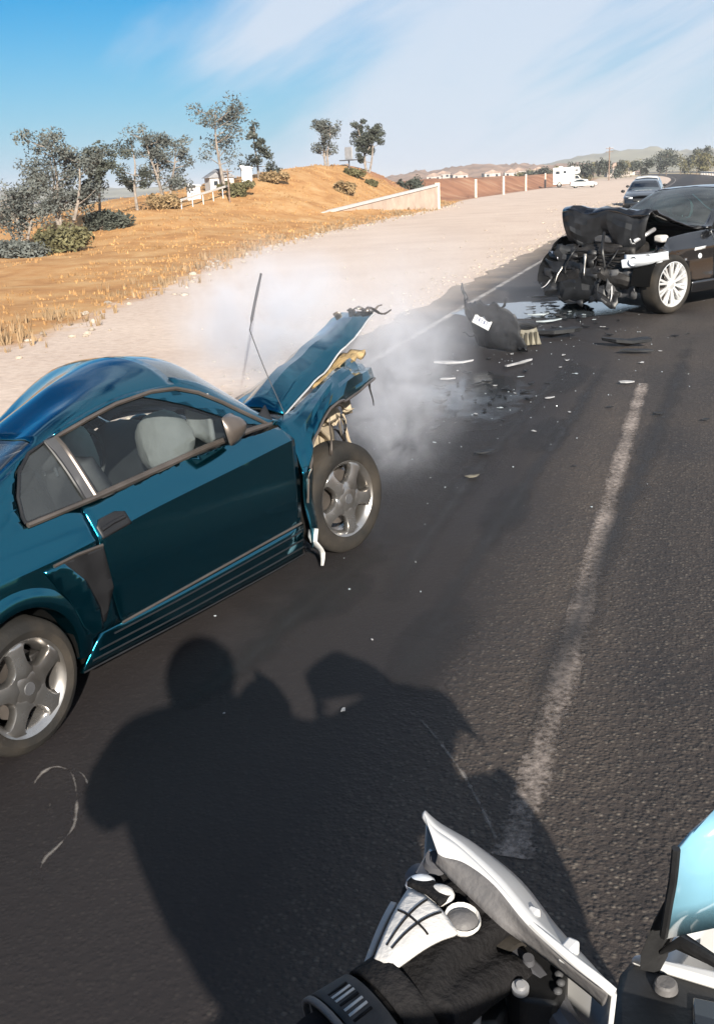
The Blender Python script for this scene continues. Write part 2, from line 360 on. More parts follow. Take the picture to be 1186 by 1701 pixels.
# ---- the road
def asphalt_material():
    m = bpy.data.materials.new('asphalt'); m.use_nodes = True; t = m.node_tree; b = t.nodes['Principled BSDF']; L = t.links
    c = t.nodes.new('ShaderNodeTexCoord'); mp = t.nodes.new('ShaderNodeMapping'); mp.inputs['Rotation'].default_value = (0, 0, RA); L.new(c.outputs['Object'], mp.inputs[0]); V = mp.outputs[0]
    def noi(sc, det=5, ro=.55, vec=V):
        n = t.nodes.new('ShaderNodeTexNoise'); n.inputs['Scale'].default_value = sc; n.inputs['Detail'].default_value = det; n.inputs['Roughness'].default_value = ro; L.new(vec, n.inputs['Vector']); return n.outputs['Fac']
    def mr(f, a, b_, c_, d): r = t.nodes.new('ShaderNodeMapRange'); [setattr(r.inputs[i + 1], 'default_value', v) for i, v in enumerate((a, b_, c_, d))]; L.new(f, r.inputs[0]); return r.outputs[0]
    def ma(op, a, b_):
        n = t.nodes.new('ShaderNodeMath'); n.operation = op
        for i, v in enumerate((a, b_)):
            if isinstance(v, (int, float)): n.inputs[i].default_value = v
            else: L.new(v, n.inputs[i])
        return n.outputs[0]
    vo = t.nodes.new('ShaderNodeTexVoronoi'); vo.inputs['Scale'].default_value = 56; vo.inputs['Randomness'].default_value = 1; L.new(V, vo.inputs['Vector'])
    vs_ = t.nodes.new('ShaderNodeSeparateColor'); L.new(vo.outputs['Color'], vs_.inputs[0])
    vb = t.nodes.new('ShaderNodeTexVoronoi'); vb.inputs['Scale'].default_value = 24; L.new(V, vb.inputs['Vector'])
    # stones: pale where the cell's random value is high
    st = ma('MULTIPLY', mr(vs_.outputs[0], .62, 1., 0., 1.), mr(vo.outputs['Distance'], .25, .5, 1., 0.))
    st2 = ma('MULTIPLY', mr(noi(38, 3), .52, .72, 0., 1.), mr(vb.outputs['Distance'], .2, .55, 1., 0.))
    st = ma('MAXIMUM', ma('MULTIPLY', st, .8), ma('MULTIPLY', st2, .7))
    # wheel tracks run along the road: polished and darker (stretched noise), dust lies between them
    mp2 = t.nodes.new('ShaderNodeMapping'); mp2.inputs['Scale'].default_value = (1.5, .07, 1); L.new(V, mp2.inputs[0])
    trk = noi(1.0, 4, .5, mp2.outputs[0]); blot = noi(.55, 6)
    dust = ma('ADD', ma('MULTIPLY', mr(trk, .35, .65, 0, 1), .55), ma('MULTIPLY', mr(blot, .35, .7, 0, 1), .45))
    r1 = t.nodes.new('ShaderNodeMix'); r1.data_type = 'RGBA'; r1.inputs['A'].default_value = (.0125, .0100, .0100, 1); r1.inputs['B'].default_value = (.050, .0385, .0315, 1); L.new(dust, r1.inputs['Factor'])
    r2 = t.nodes.new('ShaderNodeMix'); r2.data_type = 'RGBA'; r2.inputs['B'].default_value = (.135, .115, .094, 1); L.new(ma('MULTIPLY', st, .8), r2.inputs['Factor']); L.new(r1.outputs['Result'], r2.inputs['A'])
    sx = t.nodes.new('ShaderNodeSeparateXYZ'); L.new(V, sx.inputs[0]); nn_ = ma('ADD', sx.outputs[0], ma('MULTIPLY', noi(.5, 4), .5))
    lane = ma('MULTIPLY', mr(nn_, -.35, -.9, 0., 1.), mr(nn_, -3.6, -2.8, 0., 1.))       # the left lane is polished darker by traffic
    r3 = t.nodes.new('ShaderNodeMix'); r3.data_type = 'RGBA'; r3.inputs['B'].default_value = (.0105, .0083, .0090, 1); L.new(ma('MULTIPLY', lane, .9), r3.inputs['Factor']); L.new(r2.outputs['Result'], r3.inputs['A'])
    # sand blown over the shoulder
    dn = ma('ADD', ma('MULTIPLY', sx.outputs[0], -1.0), ma('MULTIPLY', noi(1.1, 7, .65), 1.5))
    r4 = t.nodes.new('ShaderNodeMix'); r4.data_type = 'RGBA'; r4.inputs['B'].default_value = (.24, .19, .15, 1); L.new(ma('MULTIPLY', mr(dn, 4.15, 5.0, 0., .9), mr(sx.outputs[1], 90, 140, 1., 0.)), r4.inputs['Factor']); L.new(r3.outputs['Result'], r4.inputs['A'])
    L.new(r4.outputs['Result'], b.inputs['Base Color'])
    L.new(mr(blot, .3, .7, .62, .85), b.inputs['Roughness']); b.inputs['Specular IOR Level'].default_value = .35
    hgt = ma('ADD', ma('MULTIPLY', mr(vo.outputs['Distance'], 0., .6, 1., 0.), .5), ma('ADD', ma('MULTIPLY', mr(vb.outputs['Distance'], 0., .7, 1., 0.), .5), ma('MULTIPLY', noi(140, 3), .35)))
    bp = t.nodes.new('ShaderNodeBump'); bp.inputs['Strength'].default_value = 1.; L.new(mr(lane, 0., 1., .011, .0022), bp.inputs['Distance']); L.new(hgt, bp.inputs['Height']); L.new(bp.outputs[0], b.inputs['Normal'])
    MATS['asphalt'] = m; return m
asphalt_material()
sr = axis_pts([(-60, 0, 4), (0, 60, .5), (60, 200, 3), (200, 900, 12)])
rv = []; cross = [-4.25, -3.9, -2, 0, 2, 4.9]
for s in sr:
    for n in cross:
        e = (.16 * fbm(3.3, s * .8) + .10 * fbm(9.1, s * 2.7)) if n == -4.25 else 0
        rv.append(NS(n + e + curve(s), s, -.002 if n == -4.25 else 0.0))
kk = len(cross)
road = MB().add(rv, [(i * kk + j, i * kk + j + 1, (i + 1) * kk + j + 1, (i + 1) * kk + j) for i in range(len(sr) - 1) for j in range(kk - 1)]).build('road', 'asphalt', smooth=60)
tag(road, kind='structure')

def worn_paint(name, col, lo, hi):
    m = bpy.data.materials.new(name); m.use_nodes = True; t = m.node_tree; b = t.nodes['Principled BSDF']; L = t.links
    b.inputs['Roughness'].default_value = .8
    c = t.nodes.new('ShaderNodeTexCoord'); n = t.nodes.new('ShaderNodeTexNoise'); n.inputs['Scale'].default_value = 34; n.inputs['Detail'].default_value = 6; n.inputs['Roughness'].default_value = .7; L.new(c.outputs['Object'], n.inputs['Vector'])
    n2 = t.nodes.new('ShaderNodeTexNoise'); n2.inputs['Scale'].default_value = 2.3; n2.inputs['Detail'].default_value = 3; L.new(c.outputs['Object'], n2.inputs['Vector'])
    ad = t.nodes.new('ShaderNodeMath'); ad.operation = 'MULTIPLY_ADD'; L.new(n2.outputs['Fac'], ad.inputs[0]); ad.inputs[1].default_value = .6; L.new(n.outputs['Fac'], ad.inputs[2])
    # grazed edges: less paint towards the sides of the stripe (attribute 'across')
    a = t.nodes.new('ShaderNodeAttribute'); a.attribute_name = 'across'
    sub = t.nodes.new('ShaderNodeMath'); sub.operation = 'MULTIPLY_ADD'; L.new(a.outputs['Fac'], sub.inputs[0]); sub.inputs[1].default_value = -.22; L.new(ad.outputs[0], sub.inputs[2])
    r = t.nodes.new('ShaderNodeMapRange'); r.inputs['From Min'].default_value = lo; r.inputs['From Max'].default_value = hi; L.new(sub.outputs[0], r.inputs[0])
    mx = t.nodes.new('ShaderNodeMix'); mx.data_type = 'RGBA'; mx.inputs['A'].default_value = tuple(x * .7 for x in col) + (1,); mx.inputs['B'].default_value = (*col, 1); L.new(n.outputs['Fac'], mx.inputs['Factor']); L.new(mx.outputs['Result'], b.inputs['Base Color'])
    tr = t.nodes.new('ShaderNodeBsdfTransparent'); ms = t.nodes.new('ShaderNodeMixShader'); L.new(r.outputs[0], ms.inputs[0]); L.new(tr.outputs[0], ms.inputs[1]); L.new(b.outputs[0], ms.inputs[2])
    L.new(ms.outputs[0], t.nodes['Material Output'].inputs[0]); MATS[name] = m; return m
worn_paint('worn_line', (.30, .25, .22), .60, 1.0); worn_paint('edge_line', (.40, .37, .35), .52, 1.02)
def stripe(name, n0, s0, s1, wd, m, z=.004, step=.5):
    k = max(2, int((s1 - s0) / step)); vs = []; ac = []
    for i in range(k + 1):
        s = s0 + (s1 - s0) * i / k; wob = .008 * fbm(s * .9, n0)
        for q in (-1, -.4, .4, 1):
            vs.append(NS(n0 + curve(s) + q * wd / 2 + wob + (.006 * fbm(s * 5, q) if abs(q) == 1 else 0), s, z)); ac.append(1. if abs(q) == 1 else 0.)
    o = MB().add(vs, [(i * 4 + j, i * 4 + j + 1, i * 4 + 5 + j, i * 4 + 4 + j) for i in range(k) for j in range(3)]).build(name, m)
    o.data.attributes.new('across', 'FLOAT', 'POINT').data.foreach_set('value', ac)
    o.parent = road; return o
for a, b in ((-11.8, -4.6), (2.6, 10.05), (17.4, 24.6), (32, 39.2), (46.6, 53.8), (61.2, 68.4), (75.8, 83)): stripe('lane_line', -.43, a, b, .13, 'worn_line', step=.1)
stripe('edge_line', -3.47, -40, 500, .13, 'edge_line', step=.8); stripe('edge_line', 2.85, -40, 500, .12, 'edge_line', step=.8)

def stain_material(name, col, rough, lo, hi, sc=3., spec=.5):
    m = bpy.data.materials.new(name); m.use_nodes = True; t = m.node_tree; b = t.nodes['Principled BSDF']; L = t.links
    b.inputs['Base Color'].default_value = (*col, 1); b.inputs['Roughness'].default_value = rough; b.inputs['Specular IOR Level'].default_value = spec
    c = t.nodes.new('ShaderNodeTexCoord'); a = t.nodes.new('ShaderNodeAttribute'); a.attribute_name = 'rim'
    n = t.nodes.new('ShaderNodeTexNoise'); n.inputs['Scale'].default_value = sc; n.inputs['Detail'].default_value = 7; n.inputs['Roughness'].default_value = .6; L.new(c.outputs['Object'], n.inputs['Vector'])
    ad = t.nodes.new('ShaderNodeMath'); ad.operation = 'ADD'; L.new(a.outputs['Fac'], ad.inputs[0]); L.new(n.outputs['Fac'], ad.inputs[1])
    r = t.nodes.new('ShaderNodeMapRange'); r.inputs['From Min'].default_value = lo; r.inputs['From Max'].default_value = hi; L.new(ad.outputs[0], r.inputs[0])
    bp = t.nodes.new('ShaderNodeBump'); bp.inputs['Strength'].default_value = .12; bp.inputs['Distance'].default_value = .004; n3 = t.nodes.new('ShaderNodeTexNoise'); n3.inputs['Scale'].default_value = 60; L.new(c.outputs['Object'], n3.inputs['Vector']); L.new(n3.outputs['Fac'], bp.inputs['Height']); L.new(bp.outputs[0], b.inputs['Normal'])
    tr = t.nodes.new('ShaderNodeBsdfTransparent'); ms = t.nodes.new('ShaderNodeMixShader'); L.new(r.outputs[0], ms.inputs[0]); L.new(tr.outputs[0], ms.inputs[1]); L.new(b.outputs[0], ms.inputs[2])
    L.new(ms.outputs[0], t.nodes['Material Output'].inputs[0]); MATS[name] = m; return m
stain_material('fluid_wet', (.035, .042, .047), .04, .50, .62, 1.9, spec=.9)
stain_material('oil_dark', (.014, .0125, .013), .65, .45, 1.6, 3.6)
stain_material('tyre_smear_and_dark_zone', (.018, .016, .016), .6, .55, 1.5, 3.)
stain_material('scrape_and_sun_streak', (.20, .18, .165), .9, 1.0, 1.3, 9.)
def blob(name, c, a, b, rz, m, z, parent=None, n=28, kind=None):
    vs = [Vector(c) + Vector((0, 0, z))]; rim = [.62]
    for q, (rr, val) in enumerate(((.45, .5), (.8, .2), (1.0, -.25))):
        for j in range(n):
            t = 2 * math.pi * j / n; f = 1 + .22 * fbm(math.cos(t) * 1.4 + c[0], math.sin(t) * 1.4 + c[1], q * .2)
            p = Vector((a * rr * f * math.cos(t), b * rr * f * math.sin(t), 0)); p.rotate(Euler((0, 0, rz))); vs.append(Vector(c) + p + Vector((0, 0, z))); rim.append(val)
    fs = [(0, 1 + j, 1 + (j + 1) % n) for j in range(n)] + [(1 + q * n + j, 1 + (q + 1) * n + j, 1 + (q + 1) * n + (j + 1) % n, 1 + q * n + (j + 1) % n) for q in range(2) for j in range(n)]
    o = MB().add(vs, fs).build(name, m); o.data.attributes.new('rim', 'FLOAT', 'POINT').data.foreach_set('value', rim)
    if parent: o.parent = parent
    if kind: tag(o, kind=kind)
    return o
for (x, y, a, b) in ((722, 1062, .20, .55), (840, 852, .17, .62), (905, 722, .20, .75), (552, 985, .22, .4), (950, 628, .2, .9)):
    blob('dark_patch', G(x, y), a, b, ROADROT, 'oil_dark', .0055, road)
blob('dark_patch', NS(-2.1, 27.), 1.3, 8.5, ROADROT, 'tyre_smear_and_dark_zone', .0045, road)  # broad, slightly darker zone of the road surface
blob('dark_patch', NS(-1.9, 7.), .8, 3.5, ROADROT, 'tyre_smear_and_dark_zone', .0050, road)
f1 = blob('fluid_puddle', G(898, 514), 1.5, 1.25, ROADROT, 'fluid_wet', .007); tag(f1, 'pale shining coolant puddle on the road beside the black sedan', 'puddle')
stain_material('fluid_film', (.03, .034, .038), .12, .72, 1.25, 2.4, spec=.6)
f2 = blob('fluid_puddle', G(775, 655), .75, 1.5, ROADROT + .1, 'fluid_film', .0065); tag(f2, 'thin wet streak of leaked fluid in the steam beyond the blue coupe', 'puddle')
# ring-shaped scuffs near the coupe's rear wheel, tyre marks and a painted sun streak
def scuff_and_sun_streak(pts, wd, m='scrape_and_sun_streak', z=.005):
    pts = [G(*p) for p in pts]; pts = spline(pts, 8); vs = []; rim = []
    for i, p in enumerate(pts):
        d = pts[min(i + 1, len(pts) - 1)] - pts[max(i - 1, 0)]; nrm = Vector((-d.y, d.x, 0)).normalized()
        e = min(i, len(pts) - 1 - i) / 6.
        for q in (-1, 0, 1): vs.append(p + nrm * (wd * q) + Vector((0, 0, z))); rim.append((.62 if q == 0 else -.1) * min(1, .2 + e))
    o = MB().add(vs, [(i * 3 + j, i * 3 + j + 1, i * 3 + 4 + j, i * 3 + 3 + j) for i in range(len(pts) - 1) for j in range(2)]).build('tyre_scuff_and_sun_streak', m)
    o.data.attributes.new('rim', 'FLOAT', 'POINT').data.foreach_set('value', rim); o.parent = road
scuff_and_sun_streak([(52, 1318), (65, 1292), (90, 1276), (118, 1284), (128, 1320), (125, 1370), (100, 1405), (75, 1430), (62, 1465)], .030)
scuff_and_sun_streak([(110, 1272), (140, 1290), (150, 1320)], .022); scuff_and_sun_streak([(86, 1322), (82, 1355)], .018); scuff_and_sun_streak([(640, 1160), (700, 1200), (760, 1275), (800, 1345), (835, 1420)], .035)  # last streak: sunlight through a gap in the bike's shadow, painted pale

scuff_and_sun_streak([(640, 1000), (720, 880), (800, 770), (880, 680), (960, 590)], .11, 'tyre_smear_and_dark_zone', .0062); scuff_and_sun_streak([(700, 1060), (790, 930), (870, 810), (940, 710), (1010, 600)], .10, 'tyre_smear_and_dark_zone', .0066); scuff_and_sun_streak([(880, 1230), (1000, 930), (1090, 720), (1150, 560)], .13, 'tyre_smear_and_dark_zone', .0058)
scuff_and_sun_streak([(300, 1180), (420, 1090), (520, 1000), (640, 905)], .12, 'tyre_smear_and_dark_zone', .0064)

# ---- loose stones along the shoulder and far hills
mat('stone', (.30, .25, .20), .9, var=.35, vscale=9, bump=.5, bscale=20)
st = MB()
def stone(mb, p, r):
    ico = [(0, 0, 1), (.89, 0, .45), (.28, .85, .45), (-.72, .53, .45), (-.72, -.53, .45), (.28, -.85, .45), (.72, .53, -.45), (-.28, .85, -.45), (-.89, 0, -.45), (-.28, -.85, -.45), (.72, -.53, -.45), (0, 0, -1)]
    F = [(0, 1, 2), (0, 2, 3), (0, 3, 4), (0, 4, 5), (0, 5, 1), (1, 6, 2), (2, 7, 3), (3, 8, 4), (4, 9, 5), (5, 10, 1), (6, 7, 2), (7, 8, 3), (8, 9, 4), (9, 10, 5), (10, 6, 1), (11, 7, 6), (11, 8, 7), (11, 9, 8), (11, 10, 9), (11, 6, 10)]
    q = Euler((random.random() * 6, random.random() * 6, random.random() * 6)).to_matrix(); sc = Vector((random.uniform(.7, 1.3), random.uniform(.7, 1.3), random.uniform(.45, .8)))
    vs = []
    for v in ico:
        v = q @ Vector(v); vs.append(Vector(p) + Vector((v.x * sc.x, v.y * sc.y, v.z * sc.z)) * r * random.uniform(.85, 1.15))
    mb.add(vs, F)
for _ in range(900):
    s = random.uniform(4, 75); n = -4.15 - abs(random.gauss(0, 1)) * (.55 if random.random() < .75 else 2.2)
    if n < base_f(s): continue
    stone(st, NS(n, s, height(n, s) + .004), random.uniform(.008, .028) * (1 + s / 40))
for _ in range(160):
    s = random.uniform(6, 80); n = base_f(s) + random.gauss(.2, .5); stone(st, NS(n, s, height(n, s) + .01), random.uniform(.02, .07) * (1 + s / 60))
o = st.build('gravel', 'stone', smooth=0); tag(o, 'scattered small tan stones along the sandy shoulder', 'gravel', kind='stuff')

mat('far_hill', (.17, .155, .10), .95, var=.45, vscale=.006, bump=0); mat('far_town', (.24, .15, .10), .95, var=.4, vscale=.03)
def ridge(name, az0, az1, r0, prof, depth, m, nz=.25):
    def fn(u, v):
        az = az0 + (az1 - az0) * u; hgt = interp(az, prof); rr = r0 + depth * v; q = math.sin(math.pi * min(1, v)) ** .8 if v < 1 else 0
        hgt *= 1 + nz * fbm(az * .9, v * 1.5) + .5 * nz * fbm(az * 4, v * 4)
        a = R(az); return Vector((rr * math.sin(a), rr * math.cos(a), -1.0 + hgt * q))
    o = MB().grid(fn, 120, 14).build(name, m, smooth=80); tag(o, kind='structure'); return o
ridge('hills', 2, 45, 1300, [(2, 0), (6, 8), (9, 14), (12, 23), (14, 29), (17, 31), (20, 30), (26, 34), (35, 26), (45, 6)], 900, 'far_hill')
ridge('hills', -3, 16, 700, [(-3, 0), (2, 5), (4, 11), (6, 10), (8, 12), (11, 11), (14, 7), (16, 0)], 420, 'far_town', .35)
ridge('hills', -45, 2, 1500, [(-45, 20), (-30, 15), (-20, 19), (-12, 14), (-5, 11), (2, 0)], 900, 'far_hill')
# ================================================================== vegetation
mat('bark_pale', (.20, .17, .145), .9, var=.35, vscale=5, bump=.6, bscale=12); mat('bark_dark', (.13, .10, .08), .95, var=.3, bump=.6, bscale=12)
def leaf_mat(name, col, var):
    m = mat(name, col, .65, var=var, vscale=.9, spec=.3); b = m.node_tree.nodes['Principled BSDF']; b.inputs['Subsurface Weight'].default_value = 0
    return m
leaf_mat('leaf_grey', (.085, .092, .084), .4); leaf_mat('leaf_dark', (.052, .058, .047), .45); leaf_mat('leaf_olive', (.10, .092, .045), .4); leaf_mat('leaf_dry', (.21, .145, .075), .35)
def crown_mesh(name, clumps, leaf, m, parent, long=2.2, droop=.5):
    """clumps: (center, radius xyz, count); each leaf one rhomb of 2 triangles"""
    C_, Rr = [], []
    for c, r, k in clumps:
        d = np.random.normal(size=(k, 3)); d /= np.linalg.norm(d, axis=1)[:, None]; q = np.random.rand(k, 1) ** .45
        C_.append(np.array(c)[None] + d * q * np.array(r)[None])
    Pn = np.concatenate(C_); k = len(Pn)
    ax = np.random.normal(size=(k, 3)); ax[:, 2] = ax[:, 2] * .6 - droop; ax /= np.linalg.norm(ax, axis=1)[:, None]
    sd_ = np.cross(ax, np.random.normal(size=(k, 3))); sd_ /= np.linalg.norm(sd_, axis=1)[:, None]
    sz = leaf * np.random.uniform(.6, 1.4, (k, 1))
    vs = np.stack([Pn - ax * sz * long / 2, Pn + sd_ * sz / 2, Pn + ax * sz * long / 2, Pn - sd_ * sz / 2], 1).reshape(-1, 3)
    me = bpy.data.meshes.new(name); me.vertices.add(4 * k); me.vertices.foreach_set('co', vs.ravel())
    me.loops.add(4 * k); me.loops.foreach_set('vertex_index', np.arange(4 * k)); me.polygons.add(k); me.polygons.foreach_set('loop_start', np.arange(0, 4 * k, 4)); me.update(calc_edges=True); me.validate()
    me.materials.append(MATS[m]); o = bpy.data.objects.new(name, me); COL.objects.link(o); o.parent = parent; return o
def tree(name, label, base, H, Wd, style='euc', m='leaf_grey', bark='bark_pale', dens=1., leaf=.11, seed=0, group=None, cat='tree', lean=0.):
    random.seed(seed); np.random.seed(seed); root = empty(name, base); tag(root, label, cat, group)
    tb = MB(); clumps = []
    nst = {'euc': 1, 'multi': 3, 'cone': 1, 'bush': 4, 'round': 1}[style]
    for k in range(nst):
        top = Vector((random.gauss(0, .06) * H + lean * H, random.gauss(0, .04) * H, H * (.9 if style != 'bush' else .6) * (1 if k == 0 else random.uniform(.65, .95))))
        if nst > 1: top.x += (k - (nst - 1) / 2) * Wd * .28
        st_ = Vector((0 if nst == 1 else (k - 1) * .12, 0, -.1))
        pts = spline([st_, st_.lerp(top, .35) + Vector((random.gauss(0, .03) * H, random.gauss(0, .02) * H, 0)), st_.lerp(top, .7) + Vector((random.gauss(0, .03) * H, 0, 0)), top], 4)
        r0 = .018 * H + .02; tb.tube(pts, [r0 * (1 - .8 * i / (len(pts) - 1)) for i in range(len(pts))], 7)
        nb = {'euc': 20, 'multi': 13, 'cone': 16, 'bush': 4, 'round': 9}[style]
        for j in range(nb):
            u = {'euc': random.uniform(.38, 1), 'multi': random.uniform(.3, 1), 'cone': .15 + .83 * j / nb, 'bush': random.uniform(.2, .9), 'round': random.uniform(.3, .95)}[style]
            p = pts[min(len(pts) - 1, int(u * (len(pts) - 1)))]; az = random.uniform(0, 6.28)
            ext = Wd * .5 * (random.uniform(.45, 1.) if style != 'cone' else (1.12 - u) * random.uniform(.75, 1.15)); rise = {'euc': .5, 'multi': .55, 'cone': .05, 'bush': .3, 'round': .3}[style]
            e = p + Vector((math.cos(az) * ext, math.sin(az) * ext * .8, ext * rise * random.uniform(.5, 1.4)))
            e.z = min(e.z, H * .97)
            md = p.lerp(e, .55) + Vector((0, 0, -.05 * ext)); tb.tube([p, md, e], [r0 * .35 * (1.1 - u * .6), r0 * .22, r0 * .08], 5)
            cr = Wd * {'euc': .21, 'multi': .20, 'cone': .17 * (1.25 - u * .8), 'bush': .26, 'round': .22}[style] * random.uniform(.75, 1.3)
            clumps.append((tuple(e), (cr, cr, cr * random.uniform(.6, 1.1)), int(120 * dens)))
            clumps.append((tuple(md.lerp(e, .4) + Vector((random.gauss(0, .3), random.gauss(0, .3), random.gauss(.1, .2))) * cr), (cr * .7, cr * .7, cr * .6), int(60 * dens)))
        clumps.append((tuple(pts[-1]), (Wd * .14, Wd * .14, Wd * .16), int(90 * dens)))
    tb.build('trunk', bark, root); crown_mesh('crown', clumps, leaf, m, root)
    return root
def on_ground(px_, Yr):
    """a spot on the terrain in the compass direction of that column"""
    r = ray(px_, 320); p = Vector((r.x, r.y, 0)) * (Yr / r.y); n, s = toNS(p.x, p.y); p.z = height(n, s) ; return p
def px2m(px_, Y): return px_ * Y * 1.05 / 1700
hill_trees = [
 ('sparse_tree', 'thin sparse grey tree at the far left edge of the hill', 22, 40, 105, 85, 'multi', 'leaf_grey', .30, 11),
 ('eucalyptus_tree', 'broad grey-green tree with several stems, largest of the left group', 98, 44, 150, 84, 'multi', 'leaf_grey', .8, 2),
 ('eucalyptus_tree', 'narrow dark tree just right of the broad left tree', 158, 47, 112, 50, 'euc', 'leaf_dark', .8, 23),
 ('eucalyptus_tree', 'dense round-headed tree leaning left of the tall pair', 226, 51, 108, 58, 'round', 'leaf_dark', .8, 4),
 ('eucalyptus_tree', 'tall open-crowned pale-trunked tree beside the dense round one', 276, 54, 122, 58, 'multi', 'leaf_grey', .55, 5),
 ('eucalyptus_tree', 'tall umbrella-shaped tree above the little roof on the hill', 375, 60, 124, 84, 'euc', 'leaf_grey', .5, 16),
 ('pine_tree', 'bushy conical pine right of the umbrella-shaped tree', 432, 64, 84, 58, 'cone', 'leaf_dark', .7, 7),
 ('eucalyptus_tree', 'slim see-through tree left of the billboard on the hilltop', 545, 75, 66, 34, 'multi', 'leaf_grey', .28, 8),
 ('eucalyptus_tree', 'slim dense tree right of the billboard on the hilltop', 612, 80, 74, 34, 'multi', 'leaf_dark', .7, 9)]
for nm, lb, x, Y, hp, wp, stl, m, dn, sd_ in hill_trees:
    tree(nm, lb, on_ground(x, Y), px2m(hp, Y), px2m(wp, Y), stl, m, 'bark_pale', dn * 1.35, .062 if Y < 60 else .075, sd_, 'trees along the hill crest')
for nm, lb, x, Y, hp, wp, m, sd_ in [
 ('shrub', 'large olive shrub under the broad left tree', 92, 39, 40, 74, 'leaf_olive', 31), ('shrub', 'dark low shrub at the foot of the narrow left tree', 168, 45.5, 34, 44, 'leaf_dark', 32),
 ('shrub', 'rounded green shrub beside the little roof on the hill', 394, 58, 30, 26, 'leaf_olive', 33), ('shrub', 'small grey shrub on the hilltop below the billboard', 588, 74, 16, 20, 'leaf_olive', 34),
 ('shrub', 'small shrub halfway up the slope below the billboard', 574, 66, 22, 24, 'leaf_dry', 35), ('shrub', 'dark shrub on the right shoulder of the hill', 681, 83, 24, 28, 'leaf_dark', 36),
 ('shrub', 'brown shrub at the foot of the tall pale-trunked tree', 270, 52, 30, 34, 'leaf_dry', 37), ('shrub', 'grey shrub at the left end of the hill under the thin tree', 14, 38, 30, 56, 'leaf_grey', 38),
 ('shrub', 'dark brown shrub under the pine on the hill', 455, 63, 20, 26, 'leaf_dry', 39), ('shrub', 'tiny shrub on the slope right of the billboard', 617, 74, 12, 12, 'leaf_olive', 40)]:
    tree(nm, lb, on_ground(x, Y), px2m(hp, Y), px2m(wp, Y), 'bush', m, 'bark_dark', 1.0, .08, sd_, 'shrubs on the hill', 'shrub')
# dark line of trees far down the road
far_t = [(893, 260, 20, 34, 'leaf_dark'), (925, 265, 22, 36, 'leaf_olive'), (962, 250, 26, 40, 'leaf_dark'), (985, 270, 22, 38, 'leaf_olive'), (1012, 240, 26, 42, 'leaf_dark'), (1038, 300, 22, 40, 'leaf_olive'), (1060, 250, 24, 34, 'leaf_dark'),
         (1092, 330, 34, 46, 'leaf_dark'), (1104, 300, 40, 36, 'leaf_dark'), (1128, 320, 26, 48, 'leaf_olive'), (1155, 300, 38, 34, 'leaf_dark'), (1172, 280, 30, 44, 'leaf_olive'), (1196, 310, 36, 44, 'leaf_dark'), (870, 300, 14, 30, 'leaf_olive'), (1222, 300, 30, 50, 'leaf_dark')]
far_lab = ['dark tree left of the white camper', 'low olive tree directly behind the white camper', 'dark rounded tree behind the cab of the white camper', 'olive tree right of the white camper', 'dark tree at the foot of the utility pole', 'hazy olive tree right of the utility pole', 'dark tree behind the white estate car',
           'dark broad tree above the road bend', 'tallest dark tree above the road bend', 'low olive trees right of the tallest bend tree', 'dark upright tree above the black sedan roof', 'olive round tree above the black sedan roof', 'dark tree at the right picture edge above the sedan', 'small olive tree far left of the camper', 'broad dark tree beyond the right picture edge']
for i, ((x, Y, hp, wp, m), lb) in enumerate(zip(far_t, far_lab)):
    p = on_ground(x, Y); p.z = -.3; tree('roadside_tree', lb, p, px2m(hp, Y), px2m(wp, Y), 'round', m, 'bark_dark', .8, .26, 60 + i, 'far trees along the road')
# dry grass: tufts over the slope and its foot
random.seed(3); np.random.seed(3)
def blades(name, cnt, sampler, hmin, hmax, m, label):
    vs = []; fs = []
    for _ in range(cnt):
        q = sampler()
        if q is None: continue
        n, s = q; p = NS(n, s, height(n, s) - .01); hh = random.uniform(hmin, hmax)
        for b in range(random.randint(3, 6)):
            a = random.uniform(0, 6.28); d = Vector((math.cos(a), math.sin(a), 0)); w_ = Vector((-d.y, d.x, 0)) * random.uniform(.006, .014) * (1 + s / 45); o_ = len(vs)
            pp = p + d * random.uniform(0, .06); h2 = hh * random.uniform(.6, 1.2); ln = random.uniform(.1, .5) * h2
            vs += [pp - w_, pp + w_, pp + d * ln * .4 + Vector((0, 0, h2 * .6)) + w_ * .6, pp + d * ln * .4 + Vector((0, 0, h2 * .6)) - w_ * .6, pp + d * ln + Vector((0, 0, h2))]
            fs += [(o_, o_ + 1, o_ + 2, o_ + 3), (o_ + 3, o_ + 2, o_ + 4)]
    o = MB().add(vs, fs).build(name, m, smooth=0); tag(o, label, 'grass', kind='stuff')
mat('dry_grass', (.32, .185, .080), .85, var=.4, vscale=1.2, spec=.2); mat('dry_weed', (.22, .15, .085), .9, var=.35, vscale=2)
def smp():
    s = random.uniform(8, 92); n = base_f(s) - random.random() ** 1.3 * 22
    return (n, s) if fbm(n * .25, s * .25) > -.25 else None
blades('dry_grass', 11000, smp, .03, .12, 'dry_grass', 'golden dry grass covering the hillside')
def smp2():
    s = random.uniform(10, 86); n = base_f(s) + random.gauss(-.4, .5); return (n, s) if fbm(s * .5, 2.) > .0 else None
blades('dry_weeds', 1500, smp2, .06, .26, 'dry_weed', 'brown dry weeds along the foot of the hill')

